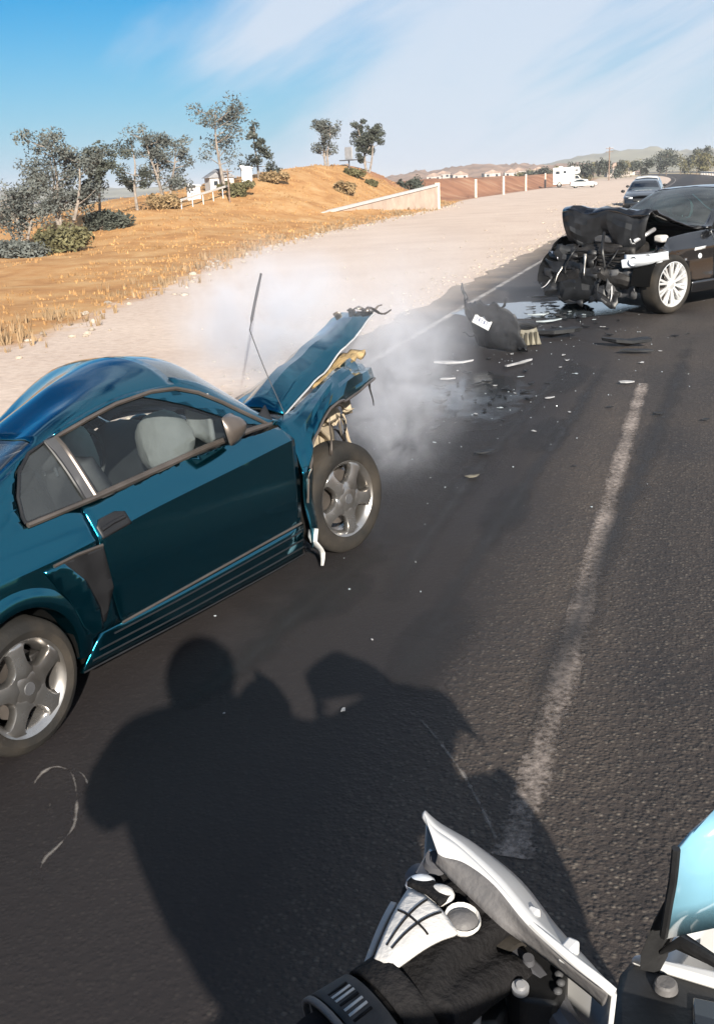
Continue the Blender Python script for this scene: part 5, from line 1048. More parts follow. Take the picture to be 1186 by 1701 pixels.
# ------------------------------------------------------------------ traffic and parked vehicles farther off
def far_car(name, label, body, pnt, loc, az, sc, wb, wr, glassm, group=None, plate=True):
    root = empty(name, loc, R(90 - az), sc); tag(root, label, 'car', group); cv = body.conv
    F_ = wb
    for sd in (-1, 1):
        fa = arch(F_, wr, wr + .05, 186, -6, 16); ra = arch(0, wr, wr + .05, 186, -6, 16)
        xe = F_ + .70
        low = cv([(-.85, .40), (-.42, .36)] + ra + [(.45, .34), (F_ - .45, .34)] + fa + [(F_ + .45, .38), (xe, .45), (xe, .62)]) + [(xe, 4.0), (F_, 4.0), (1.9, 4.0), (1.2, 4.0), (.6, 4.0), (0, 4.0), (-.5, 4.0), (-.85, 4.0)]
        body.patch(low, sd, 0, .1, .25).build('side_panel', pnt, root, solid=.02, smooth=35)
        gls = [(-.35, 4.12), (.4, 4.08), (1.1, 4.08), (1.72, 4.08), (1.45, 4.6), (1.15, 4.9), (.7, 4.92), (.1, 4.92), (-.25, 4.8)]
        body.patch(gls, sd, .004, .1, .2).build('side_window', glassm, root)
        body.patch([(-.85, 4.0), (0, 4.0), (1, 4.0), (1.95, 4.0), (1.95, 5.12), (1.2, 5.12), (.6, 5.12), (0, 5.12), (-.85, 5.12)], sd, -.004, .1, .2).build('cabin_side', pnt, root, smooth=40)
        mr = MB().ball((1.62, sd * .98, .99), (.06, .10, .07), 7).build('door_mirror', 'plastic_black', root)
        for x in (0, F_): wheel('wheel', root, (x, sd * .78, wr), sd, wr, .20, wr * .68, 'plain')
        lamp = MB().grid(lambda u, v: Vector((xe + .02 - .22 * v * v, sd * (.42 + .36 * v), .62 + .12 * u + .05 * v)), 4, 6).build('headlamp', 'lamp_clear', root, solid=.02)
        MB().box((-.88, sd * .66, .85), (.06, .16, .25)).build('tail_lamp', 'lamp_red', root, bevel=.01)
    body.patch([(F_ + .70, 4.0), (F_ + .70, 7), (2.02, 7), (1.95, 5.1), (1.95, 4.0)], 1, 0, .1, .3, both=True).build('hood', pnt, root, solid=.02, weld=True)
    body.patch([(1.95, 5.13), (2.0, 7), (1.02, 7), (1.1, 5.13)], 1, .002, .1, .3, both=True).build('windshield', glassm, root, weld=True)
    body.patch([(1.1, 5.1), (1.02, 7), (.1, 7), (-.3, 7), (-.3, 5.1)], 1, 0, .1, .3, both=True).build('roof', pnt, root, solid=.02, weld=True)
    body.patch([(-.3, 5.1), (-.3, 7), (-.85, 7), (-.85, 5.1)], 1, 0, .1, .3, both=True).build('tailgate', pnt, root, solid=.02, weld=True)
    MB().grid(lambda u, v: Vector((F_ + .70 + .10 * math.sin(math.pi * u) * 1.0 + .10 * (1 - (2 * v - 1) ** 2) - .03, (v - .5) * 1.56, .26 + .42 * u)), 8, 12).build('front_bumper', pnt, root, solid=.03)
    MB().grid(lambda u, v: Vector((-.86 - .06 * math.sin(math.pi * u), (v - .5) * 1.55, .30 + .65 * u)), 6, 8).build('rear_bumper', pnt, root, solid=.03)
    MB().box((F_ + .87, 0, .60), (.03, .75, .10)).build('grille', 'plastic_black', root, bevel=.01); MB().box((F_ + .87, 0, .34), (.03, 1.0, .12)).build('air_intake', 'plastic_black', root, bevel=.01)
    if plate: MB().box((F_ + .895, 0, .48), (.012, .32, .17)).build('licence_plate', 'plate_white', root)
    MB().box((1.0, 0, .3), (3.2, 1.3, .1)).build('floor_pan', 'dark_void', root); MB().box((.4, 0, .72), (.9, 1.2, .5)).build('cabin_seats', 'cloth_dark', root, bevel=.08)
    return root
hl_ = [list(l) for l in sedan_lines]
hl_[5] = lk((-.95, .66, 1.0), (-.8, .66, 1.10), (-.5, .64, 1.30), (-.2, .62, 1.39), (.4, .60, 1.42), (.8, .60, 1.40), (1.1, .62, 1.32), (1.5, .69, 1.15), (1.95, .77, .97), (2.76, .62, .92), (3.5, .3, .74))
hl_[6] = lk((-.95, .36, 1.02), (-.8, .36, 1.15), (-.5, .35, 1.36), (-.2, .35, 1.45), (.4, .34, 1.48), (.8, .34, 1.455), (1.1, .36, 1.37), (1.5, .38, 1.2), (2.0, .42, 1.0), (2.76, .35, .945), (3.5, .2, .76))
hl_[7] = lk((-.95, 0, 1.025), (-.8, 0, 1.16), (-.5, 0, 1.375), (-.2, 0, 1.465), (.4, 0, 1.495), (.8, 0, 1.47), (1.1, 0, 1.385), (1.5, 0, 1.22), (2.05, 0, 1.005), (2.76, 0, .955), (3.5, 0, .77))
hb = Body(hl_, (1, 3))
f_ = NS(-2.55, 52.2); h0 = f_ - Vector((math.sin(R(198.5)), math.cos(R(198.5)), 0)) * 2.70
far_car('hatchback', 'dark hatchback facing the camera, stopped behind the black sedan', hb, 'paint_charcoal', h0, 198.5, 1.0, 2.70, .32, 'glass_far')
far_car('estate_car', 'white estate car partly hidden behind the dark hatchback', hb, 'paint_white', NS(-3.0, 66.5), 198.5, 1.06, 2.70, .33, 'glass_far')
far_car('white_car', 'small white car parked right of the white camper', sb, 'paint_white', G(985, 311) + Vector((-2.4, 0, 0)), 96, .80, 2.76, .33, 'glass_far', plate=False)
# white truck camper, side on
rvp = G(941, 311); RV = empty('truck_camper', rvp, R(-10)); tag(RV, 'white truck camper with overcab parked on the sand near the posts', 'camper')
MB().prism([(-2.0, .75), (1.05, .75), (1.05, 1.75), (1.75, 1.85), (1.85, 2.1), (1.7, 2.75), (-2.0, 2.75)], (0, 1.0, 0), (1, 0, 0), (0, 0, 1), 2.0).build('camper_box', 'paint_white', RV, bevel=.06)
MB().prism([(-2.0, .42), (2.9, .42), (2.95, .95), (1.95, 1.1), (1.55, 1.62), (1.06, 1.66), (1.06, .73), (-2.0, .73)], (0, .92, 0), (1, 0, 0), (0, 0, 1), 1.84).build('truck_body', 'paint_white', RV, bevel=.05)
for sd in (-1, 1):
    for x, z, wd, hh in ((-1.35, 2.05, .55, .42), (-.35, 2.1, .4, .35), (1.3, 2.3, .4, .22)):
        wn = MB().box((x, sd * 1.0, z), (wd, .03, hh)).build('window', 'plastic_grey', RV, bevel=.01); MB().box((x, sd * 1.012, z), (wd - .1, .025, hh - .1)).build('pane', 'glass_dark', wn)
    MB().prism([(1.12, 1.12), (1.8, 1.12), (1.5, 1.55), (1.12, 1.58)], (0, sd * .925 + .008, 0), (1, 0, 0), (0, 0, 1), .016).build('cab_window', 'glass_dark', RV)
    MB().box((.2, sd * 1.005, 1.45), (.6, .03, 1.2)).build('door', 'white_paint', RV)
    for x in (-1.1, 2.15): wheel('wheel', RV, (x, sd * .80, .36), sd, .36, .24, .22, 'plain')
    MB().box((2.94, sd * .65, .78), (.04, .28, .16)).build('headlamp', 'lamp_clear', RV)
MB().box((-.9, 0, 2.83), (.6, .5, .16)).build('roof_vent', 'white_paint', RV, bevel=.03); MB().box((.7, 0, 2.82), (.4, .4, .14)).build('roof_vent', 'white_paint', RV, bevel=.03); MB().box((2.95, 0, .5), (.12, 1.8, .16)).build('front_bumper', 'steel_grey', RV, bevel=.02)

# ================================================================== wreckage on the road
mat('scrap_dark', (.010, .0105, .012), .5, var=.4, vscale=12); mat('scrap_pale', (.26, .26, .265), .5, var=.25, vscale=12); mat('scrap_clear', (.33, .37, .39), .12, metal=.3, var=.2); mat('scrap_tan', (.13, .118, .09), .6, var=.3, vscale=10)
def shard(mb, sz, seed, thick=.02, k=7, curl=.3, elong=1.6):
    rs_ = random.Random(seed); pts = []
    for i in range(k):
        a = 2 * math.pi * i / k + rs_.uniform(-.3, .3); r = sz * rs_.uniform(.35, 1.); pts.append((r * elong * math.cos(a), r * math.sin(a) / elong))
    def lift(x, y): return .45 * curl * (x * x * .35 + .8 * y * y) / max(sz, 1e-6) + .12 * abs(y) + .1 * sz
    c = len(mb.v); vs = [Vector((x, y, thick + lift(x, y))) for x, y in pts] + [Vector((x * .97, y * .97, lift(x, y))) for x, y in pts] + [Vector((0, 0, thick * 1.6)), Vector((0, 0, 0))]
    fs = [(i, (i + 1) % k, 2 * k) for i in range(k)] + [(k + (i + 1) % k, k + i, 2 * k + 1) for i in range(k)] + [(k + i, k + (i + 1) % k, (i + 1) % k, i) for i in range(k)]
    return mb.add(vs, fs)
def piece(name, label, x, y, szpx, m, seed, rz=0, elong=1.6, curl=.3, group=None, cat='debris', thick=None):
    p = G(x, y); sz = szpx * math.hypot(p.x, p.y) / 1700 * .5
    p.z = .009; o = shard(MB(), sz, seed, thick or max(.004, sz * .14), 7, curl, elong).build(name, m, smooth=0); o.location = p; o.rotation_euler = (0, 0, rz); tag(o, label, cat, group); return o
# the big dark bumper shell with a number plate
bp_ = empty('bumper_shell', G(818, 580), R(-62), .86); tag(bp_, 'dark torn-off bumper shell standing on edge with a white licence plate', 'car part')
def shell(u, v):
    a = (v - .5) * 2.3; return Vector((.62 * math.sin(a), .30 - .34 * math.cos(a), .01 + .78 * u * (.55 + .25 * math.cos(a * 1.3) + .30 * abs(noise.noise((v * 7, 1.3, 0))) + .05 * noise.noise((v * 23, 2.3, 0))) )) + Vector((.03 * fbm(v * 5, u * 3), -.22 * u + .05 * fbm(v * 6, u * 4, 3), 0))
MB().grid(shell, 12, 26).build('shell', 'scrap_dark', bp_, solid=.015, smooth=50)
q0 = shell(.62, .52); lp = MB().box((0, 0, 0), (.33, .012, .17)).build('licence_plate', 'plate_white', bp_, bevel=.004); lp.location = q0 + Vector((.02, -.035, 0)); lp.rotation_euler = (R(-20), R(16), R(8))
for i in range(5): MB().box((-.10 + .05 * i, -.009, -.01), (.006 + .010 * (i % 2), .004, .045)).build('plate_character', 'plate_ink', lp)
for i, (u, v, d) in enumerate(((.95, .2, (-.3, -.1, 1)), (.9, .8, (.6, -.1, .6)), (.2, .1, (-1, -.2, .1)), (.1, .9, (1, -.3, .05)))): torn_strip(MB(), shell(u, v), d, .25, .08, i).build('torn_edge', 'scrap_dark', bp_, solid=.01)
MB().grid(lambda u, v: Vector((-.15 + .5 * v, .06 - .10 * math.sin(math.pi * v), .16 + .05 * u + .05 * v)), 3, 8).build('lower_lip', 'plastic_grey', bp_, solid=.01)
hd = empty('headlamp_wreck', G(862, 576), R(25)); tag(hd, 'broken headlamp unit with a tan ribbed back lying beside the bumper shell', 'car part')
MB().grid(lambda u, v: Vector((-.24 + .48 * v, -.12 + .10 * u + .06 * math.sin(v * 3), .02 + .24 * u - .05 * v * u)), 6, 12).build('reflector', 'scrap_tan', hd, solid=.03)
for i in range(6): MB().box((-.17 + .07 * i, -.09, .10), (.014, .06, .14)).build('rib', 'scrap_tan', hd)
MB().grid(lambda u, v: Vector((-.26 + .52 * v, -.01 + .14 * u, .24 + .09 * math.sin(math.pi * u) - .05 * v)), 6, 10).build('housing', 'scrap_dark', hd, solid=.02)
MB().tube(spline([(-.28, -.1, .22), (-.2, -.16, .28), (-.05, -.14, .30), (.1, -.1, .26), (.24, -.02, .24)], 4), .025, 7).build('bracket', 'scrap_dark', hd)
for nm, lb, x, y, s_, m, sd_, rz, el, cu in (
 ('fender_scrap', 'dark curved fender scrap right of the broken headlamp', 915, 562, 85, 'scrap_dark', 3, R(-6), 1.7, .55),
 ('splash_tray', 'black crumpled splash tray lying alone in front of the black sedan', 1040, 576, 66, 'scrap_dark', 14, R(-28), 1.6, .6),
 ('splash_tray_piece', 'flat black sliver beside the crumpled splash tray', 1052, 588, 40, 'scrap_dark', 5, R(-22), 2.0, .1),
 ('trim_scrap', 'long bent white trim strip in the steam', 752, 608, 40, 'scrap_pale', 6, R(-4), 2.0, .35),
 ('trim_scrap', 'short pale trim scrap below the long bent strip', 744, 633, 26, 'scrap_pale', 7, R(10), 1.7, .3),
 ('lamp_lens', 'shiny clear lens fragment at the puddle edge', 905, 538, 30, 'scrap_clear', 8, R(5), 1.9, .4),
 ('lamp_lens', 'second clear lens fragment behind the first in the puddle', 893, 527, 30, 'scrap_clear', 9, R(-10), 1.7, .4),
 ('plastic_star', 'spiky dark plastic fragment left in the wet streak', 732, 673, 40, 'scrap_dark', 10, R(40), 1.3, .8),
 ('plastic_clip', 'dark twisted clip below the spiky fragment', 722, 716, 30, 'scrap_dark', 11, R(60), 1.8, .7),
 ('plastic_scrap', 'curved grey scrap lying alone nearest the coupe front wheel', 785, 796, 26, 'scrap_tan', 12, R(30), 1.4, .7),
 ('plastic_scrap', 'dark hooked scrap above the curved grey one', 800, 757, 34, 'scrap_dark', 13, R(5), 1.7, .6),
 ('rod_scrap', 'pale thin rod lying diagonally right of the headlamp unit', 868, 606, 40, 'scrap_pale', 15, R(48), 3.4, .05),
 ('lamp_piece', 'pale chunk just left of the start of the lane line', 1040, 639, 26, 'scrap_pale', 16, R(0), 1.5, .4),
 ('rubber_piece', 'dark chunk below left of the start of the lane line', 1011, 679, 14, 'scrap_dark', 17, R(10), 1.3, .5),
 ('plastic_scrap', 'pale pair of scraps in the middle of the lane', 912, 664, 18, 'scrap_pale', 18, R(30), 1.6, .4),
 ('plastic_scrap', 'flat dark plate floating in the puddle', 897, 497, 34, 'scrap_dark', 19, R(4), 1.8, .15),
 ('plastic_scrap', 'white bit gleaming in the shadow in front of the handlebar', 571, 1184, 14, 'scrap_pale', 20, R(60), 1.4, .4)):
    piece(nm, lb, x, y, s_, m, sd_, rz, el, cu)
random.seed(5)
dk = [(760, 640), (778, 648), (792, 640), (768, 662), (789, 668), (745, 655), (882, 640), (757, 690), (775, 700), (830, 660), (846, 650), (887, 520), (908, 514), (914, 506), (884, 512), (925, 520), (940, 505), (955, 777), (973, 545), (990, 538), (960, 530), (1008, 548), (1120, 560), (1142, 556), (1170, 700), (1092, 690), (725, 700), (945, 560), (700, 672), (812, 672), (836, 700), (876, 665)]
_r = random.Random(77)
dk += [(round(_r.gauss(800, 45)), round(_r.gauss(625, 32))) for _ in range(26)] + [(round(_r.gauss(915, 45)), round(_r.gauss(528, 16))) for _ in range(26)]
_anch = [('the torn-off bumper shell', 822, 560), ('the broken headlamp unit', 862, 562), ('the crumpled splash tray', 1040, 574), ('the start of the lane line', 1076, 645), ('the front wheel of the coupe', 590, 870), ('the front wheel of the black sedan', 1112, 505), ('the pale puddle', 900, 508), ('the long bent trim strip', 752, 608), ('the pale thin rod', 868, 606), ('the dark hooked scrap', 800, 757), ('the spiky dark fragment', 732, 673), ('the pair of mid-lane scraps', 912, 664)]
_ord = ['nearest', 'second nearest', 'third nearest', 'fourth nearest', 'fifth nearest', 'sixth nearest', 'seventh nearest', 'eighth nearest', 'ninth nearest'] + ['%dth nearest' % q for q in range(10, 40)]
def shard_labels(pts, what):
    info = []
    for x, y in pts:
        nm_, ax_, ay_ = min(_anch, key=lambda a: (a[1] - x) ** 2 + 1.6 * (a[2] - y) ** 2); dx, dy = x - ax_, (y - ay_) * 1.3
        side_ = ('right of ' if dx > 0 else 'left of ') if abs(dx) > abs(dy) else ('in front of ' if dy > 0 else 'beyond '); info.append((side_ + nm_, dx * dx + dy * dy))
    out_ = []
    for k_, (t_, d_) in enumerate(info):
        r_ = sorted(q for t2, q in info if t2 == t_).index(d_); one = sum(t2 == t_ for t2, _ in info) == 1; out_.append(('only ' if one else _ord[r_] + ' ') + what + ' ' + t_)
    return out_
for i, ((x, y), lb) in enumerate(zip(dk, shard_labels(dk, 'small dark shard'))): piece('plastic_shard', lb, x, y, random.uniform(9, 19), 'scrap_dark', 100 + i, random.uniform(0, 6), random.uniform(1.1, 2.), random.uniform(.2, .9), 'small dark shards strewn on the road')
pl_ = [(823, 643), (854, 655), (865, 628), (935, 592), (941, 601), (930, 612), (945, 687), (887, 719), (955, 623), (722, 738), (690, 937), (618, 1066), (373, 1189), (1096, 585), (985, 533), (1000, 545), (880, 540), (930, 545), (945, 520), (902, 550), (850, 590), (760, 618), (832, 680), (968, 525), (790, 690), (873, 560), (1065, 605)]
for i, ((x, y), lb) in enumerate(zip(pl_, shard_labels(pl_, 'small pale shard'))): piece('lens_shard', lb, x, y, random.uniform(5, 11) if y > 900 else random.uniform(7, 14), random.choice(['scrap_pale', 'scrap_clear']), 200 + i, random.uniform(0, 6), random.uniform(1., 1.8), random.uniform(.1, .6), 'small pale shards strewn on the road')
cr_ = MB(); random.seed(9)
for _ in range(240):
    t = random.random(); n = random.gauss(-1.7, .75); s = random.choice([random.gauss(14.8, 2.2), random.gauss(11, 2.4), random.uniform(4, 20)])
    p = NS(n, s, .006); stone(cr_, p, random.uniform(.003, .008))
o = cr_.build('glass_crumbs', 'scrap_clear', smooth=0); tag(o, 'fine crumbs of broken glass over the crash site', 'glass crumbs', kind='stuff')
# ================================================================== motorcycle and rider
mat('bike_white', (.46, .455, .45), .32, coat=.5, var=.06, vscale=6); mat('bike_grey', (.095, .09, .09), .6, var=.15, vscale=9, bump=.15, bscale=120); mat('bike_black', (.008, .008, .0085), .5, var=.4, vscale=14, bump=.1, bscale=80)
mat('jacket', (.006, .0055, .007), .9, spec=.15, var=.4, vscale=10, bump=.5, bscale=22); mat('glove_black', (.0075, .007, .0075), .8, spec=.2, var=.3, vscale=30, bump=.35, bscale=160); mat('glove_white', (.46, .445, .43), .62, var=.08, vscale=20, bump=.15, bscale=120)
mat('screen_blue', (.16, .33, .43), .12, coat=1., spec=.7, var=.12, vscale=5); mat('cuff_print', (.035, .033, .033), .7, var=.4, vscale=60); mat('boot', (.02, .02, .02), .5, var=.2)  # screen blue: plastic tint with the reflected sky put into the colour
HB = R(22); fb = Vector((math.sin(HB), math.cos(HB), 0)); rb = Vector((math.cos(HB), -math.sin(HB), 0)); up_ = Vector((0, 0, 1))
ZG = 1.285
g_out, g_in = G(700, 1464, ZG), G(888, 1624, ZG - .01); ga = (g_in - g_out).normalized(); gf = up_.cross(ga).normalized()
if gf.y < 0: gf = -gf
barc = g_out + rb * .40 + Vector((0, 0, -.03)); O = Vector((barc.x, barc.y, 0)) - fb * .02
BK = empty('motorcycle', O); tag(BK, 'white and blue adventure motorcycle ridden by the person filming, handlebar in view', 'motorcycle')
def L_(p): return Vector(p) - O
def B(f, r, z): return fb * f + rb * r + up_ * z                       # bike frame: forward, right, up
# handlebar and left controls
bar = MB(); bar.tube(spline([L_(g_out), L_(g_in), L_(g_in) + ga * .07 + up_ * -.02, B(-.02, -.08, 1.20), B(-.02, .08, 1.20), B(-.06, .24, ZG - .02), B(-.10, .42, ZG)], 6), .0125, 10); bar.build('handlebar', 'steel_dark', BK)
gp = MB(); gp.tube([L_(g_out) + ga * (.005 + .125 * i / 12) for i in range(13)], [.0185 + .0015 * (i % 2) for i in range(13)], 14); gp.build('grip', 'rubber', BK)
MB().tube([L_(g_out) - ga * .012, L_(g_out) + ga * .006], [.013, .015], 14).build('bar_end', 'steel_dark', BK)
MB().tube([B(-.06, .26, ZG - .015), B(-.10, .42, ZG)], .019, 12).build('grip', 'rubber', BK)
def slab(name, pix, z, th, m, parent=None, bev=.004):
    """flat plate whose upper outline is given, lying at height z"""
    top = [L_(G(x, y, z_ if isinstance((z_ := zz), float) else z)) for (x, y, zz) in [(a[0], a[1], a[2] if len(a) > 2 else z) for a in pix]]
    k = len(top); vs = top + [p - up_ * th for p in top]
    return MB().add(vs, [tuple(range(k)), tuple(range(2 * k - 1, k - 1, -1))] + [(i, i + k, (i + 1) % k + k, (i + 1) % k) for i in range(k)]).build(name, m, parent or BK, bevel=bev, smooth=25)
sw = slab('switch_housing', [(826, 1572), (858, 1527), (900, 1552), (945, 1588), (938, 1650), (925, 1668), (868, 1660), (842, 1640)], 1.285, .05, 'bike_black')
bl = MB().lathe([(0, .004), (.004, .004), (.0045, .001), (.0075, .001), (.0075, -.004)], L_(G(864, 1640, 1.292)), (0, -.2, 1), 16).build('bolt', 'steel_grey', sw)
MB().lathe([(0, .006), (.005, .006), (.006, 0)], L_(G(877, 1598, 1.290)), (0, -.2, 1), 12).build('screw', 'steel_dark', sw)
for x, y in ((928, 1618), (931, 1632), (926, 1646)): MB().ball(L_(G(x, y, 1.289)), (.004, .004, .003), 5).build('switch_button', 'plastic_grey', sw)
slab('clutch_perch', [(790, 1560), (832, 1580), (850, 1665), (828, 1700), (780, 1700), (776, 1640)], 1.262, .05, 'bike_black')
slab('perch_cap', [(788, 1642), (803, 1646), (796, 1700), (778, 1700)], 1.272, .02, 'scrap_pale')
MB().tube(spline([L_(G(800, 1700, 1.25)), L_(G(830, 1600, 1.255)), L_(G(800, 1545, 1.255)), L_(G(770, 1505, 1.26)), L_(G(735, 1462, 1.265))], 5), .008, 8, flat=.7).build('clutch_lever', 'bike_grey', BK)
MB().tube(spline([L_(G(940, 1700, 1.2)), L_(G(905, 1660, 1.235)), L_(G(880, 1640, 1.24)), L_(G(850, 1700, 1.2))], 6), .007, 7).build('cable', 'rubber', BK)
# hand guard: inner grey tray, white crest, outer face
def cv3(pp): return [L_(G(x, y, z)) for x, y, z in pp]
crest = spline(cv3([(704, 1353, 1.375), (722, 1376, 1.372), (762, 1405, 1.368), (822, 1462, 1.362), (880, 1528, 1.355), (950, 1592, 1.345), (1000, 1632, 1.335), (1020, 1650, 1.328)]), 6)
inner = spline(cv3([(727, 1418, 1.365), (738, 1424, 1.365), (772, 1434, 1.365), (820, 1470, 1.362), (872, 1533, 1.352), (930, 1590, 1.338), (985, 1634, 1.325), (1010, 1650, 1.32)]), 6)
lowr = spline(cv3([(722, 1436, 1.35), (742, 1456, 1.348), (785, 1496, 1.345), (832, 1540, 1.338), (876, 1572, 1.325), (930, 1614, 1.31), (975, 1650, 1.30), (1000, 1672, 1.30)]), 6)
outer = spline(cv3([(708, 1350, 1.36), (735, 1370, 1.345), (790, 1402, 1.325), (865, 1462, 1.31), (925, 1538, 1.30), (980, 1598, 1.30), (1012, 1636, 1.30), (1024, 1652, 1.31)]), 6)
outlo = [p - up_ * .10 + gf * -.01 for p in outer]
def loft(a, b, bow=0.): 
    k = len(a); vs = []
    for i in range(k):
        for q in range(5): t = q / 4; vs.append(a[i].lerp(b[i], t) + up_ * (bow * math.sin(math.pi * t)))
    return MB().add(vs, [(i * 5 + j, i * 5 + j + 1, i * 5 + 6 + j, i * 5 + 5 + j) for i in range(k - 1) for j in range(4)])
hg = empty('hand_guard', L_(g_out)); hg.parent = BK
def rel(mb): mb.v = [tuple(Vector(v) - L_(g_out)) for v in mb.v]; return mb
rel(loft(crest, inner)).build('guard_crest', 'bike_white', hg, solid=.004, smooth=60); rel(loft(inner, lowr)).build('guard_tray', 'bike_grey', hg, solid=.003, smooth=60)
rel(loft(crest, outer, .004)).build('guard_shoulder', 'bike_white', hg, solid=.004, smooth=60); rel(loft(outer, outlo)).build('guard_face', 'bike_white', hg, solid=.004, smooth=60)
st_ = MB(); st_.add([Vector(p) - L_(g_out) for p in cv3([(676, 1470, 1.30), (700, 1478, 1.30), (728, 1418, 1.345), (712, 1404, 1.345)])] + [Vector(p) - L_(g_out) - up_ * .018 for p in cv3([(676, 1470, 1.30), (700, 1478, 1.30), (728, 1418, 1.345), (712, 1404, 1.345)])], [(0, 1, 2, 3), (7, 6, 5, 4), (0, 4, 5, 1), (1, 5, 6, 2), (2, 6, 7, 3), (3, 7, 4, 0)]).build('guard_stay', 'alloy_bright', hg, bevel=.003)
MB().lathe([(0, .003), (.006, .003), (.0065, 0), (.0105, 0), (.012, -.008)], L_(G(725, 1428, 1.343)) - L_(g_out), (.1, -.3, 1), 16).build('stay_bolt', 'steel_dark', hg)
for x, y in ((880, 1526), (944, 1580)):
    p = L_(G(x, y, 1.336)) - L_(g_out); MB().box(p, (.012, .02, .014), Matrix.Rotation(R(-40), 3, 'Z')).build('guard_clip', 'bike_white', hg, bevel=.003)
# windscreen, dash and front fairing
L1 = cv3([(1190, 1340, 1.40), (1150, 1385, 1.385), (1126, 1415, 1.37), (1121, 1465, 1.335), (1113, 1510, 1.295), (1105, 1560, 1.245)])
wsb = MB(); k = len(L1)
def wsp(i, v):
    a = L1[i]; wdt = (.36 + .02 * i) if i else .20; b = a + rb * wdt; bow = math.sin(math.pi * v); return a.lerp(b, v) + fb * (.085 * bow) + up_ * ((.035 if i < 2 else .015) * bow)
wsb.add([wsp(i, q / 10) for i in range(k) for q in range(11)], [(i * 11 + j, i * 11 + j + 1, i * 11 + 12 + j, i * 11 + 11 + j) for i in range(k - 1) for j in range(10)]).build('windscreen', 'screen_blue', BK, solid=.005, smooth=60)
MB().tube(spline([p + up_ * .003 - rb * .002 for p in L1[2:]], 5), .004, 6).build('screen_edge', 'bike_black', BK)
slab('screen_bracket', [(1062, 1585, 1.215), (1085, 1530, 1.245), (1118, 1462, 1.30), (1123, 1475, 1.29), (1112, 1560, 1.22), (1095, 1592, 1.2)], 1.24, .02, 'bike_black')
slab('fairing_rim', [(1046, 1588, 1.19), (1060, 1582, 1.19), (1200, 1614, 1.19), (1300, 1640, 1.19), (1300, 1660, 1.19), (1186, 1630, 1.19)], 1.19, .012, 'bike_white')
slab('dash_panel', [(1048, 1594, 1.18), (1190, 1632, 1.18), (1330, 1668, 1.18), (1340, 1760, 1.18), (1180, 1760, 1.18), (1020, 1740, 1.18), (1018, 1655, 1.18), (1030, 1610, 1.18)], 1.18, .07, 'bike_black', bev=.008)
MB().lathe([(0, .008), (.009, .008), (.011, .006), (.012, 0)], L_(G(1105, 1642, 1.182)), (0, 0, 1), 20).build('knob', 'bike_grey', BK)
slab('screen_strut', [(1090, 1578, 1.21), (1135, 1545, 1.24), (1200, 1590, 1.24), (1200, 1602, 1.24), (1130, 1562, 1.235)], 1.22, .012, 'bike_black')
slab('dash_display', [(1150, 1655, 1.186), (1270, 1680, 1.186), (1275, 1740, 1.186), (1150, 1725, 1.186)], 1.186, .004, 'glass_dark')
# rest of the machine
def bp3(name, mb, m, **k): return mb.build(name, m, BK, **k)
bp3('fairing', MB().grid(lambda u, v: B(.06 + .42 * math.sin(math.pi * v) ** .8 * (1 - .25 * u), .02 + (v - .5) * .42 * (1 + .15 * u), 1.16 - .40 * u), 10, 16), 'bike_white', solid=.01)
bp3('headlight', MB().ball(B(.44, .02, .98), (.09, .09, .07), 8), 'lamp_clear')
bp3('beak', MB().grid(lambda u, v: B(.38 + .42 * u, .02 + (v - .5) * .20 * (1 - .6 * u), .80 - .06 * u - .04 * (2 * v - 1) ** 2), 8, 8), 'bike_white', solid=.012)
bp3('tank', MB().ball(B(-.35, .02, .98), (.20, .33, .18), 12, Matrix.Rotation(-HB, 3, 'Z')), 'bike_white')
bp3('side_panel', MB().ball(B(.02, -.27, .82), (.10, .34, .24), 10, Matrix.Rotation(-HB, 3, 'Z')), 'bike_white'); bp3('side_panel', MB().ball(B(.02, .31, .82), (.10, .34, .24), 10, Matrix.Rotation(-HB, 3, 'Z')), 'bike_white')  # out of view, enlarged to broaden the bike's cast shadow
bp3('hand_guard', MB().grid(lambda u, v: B(.10 - .10 * abs(2 * v - 1) ** 2 - .04 * u, .24 + .27 * v, 1.20 + .17 * u), 5, 10), 'bike_white', solid=.005)  # right-hand guard, added out of view for its cast shadow
bp3('saddle', MB().grid(lambda u, v: B(-.50 - .75 * u, .02 + (v - .5) * (.24 + .10 * math.sin(math.pi * u)), .90 + .10 * u * u + .03 * math.cos((v - .5) * 3)), 12, 8), 'bike_black', solid=.09)
bp3('engine', MB().box(B(-.30, .02, .52), (.40, .50, .42), Matrix.Rotation(-HB, 3, 'Z')), 'engine_dark', bevel=.05)
for sd in (-1, 1): bp3('cylinder_head', MB().tube([B(-.18, .02 + sd * .15, .50), B(-.18, .02 + sd * .36, .53)], [.10, .09], 14), 'bare_metal')
bp3('exhaust', MB().tube(spline([B(-.05, .1, .40), B(-.4, .16, .34), B(-.8, .22, .46), B(-1.15, .24, .60)], 5), [.028] * 10 + [.06] * 6, 10), 'steel_grey')
bp3('tail', MB().grid(lambda u, v: B(-1.1 - .35 * u, .02 + (v - .5) * .22, .98 + .03 * u - .03 * abs(2 * v - 1)), 5, 5), 'bike_black', solid=.08)
for sd in (-1, 1):
    bp3('fork_leg', MB().tube([B(.02, .02 + sd * .10, 1.14), B(.36, .02 + sd * .10, .33)], [.028, .030], 10), 'alloy')
    bp3('foot_peg', MB().tube([B(-.55, .02 + sd * .14, .40), B(-.55, .02 + sd * .30, .40)], .014, 8), 'steel_grey')
bp3('swingarm', MB().beam(B(-.55, .14, .42), B(-1.10, .14, .33), .06, .09), 'bike_black', bevel=.01)
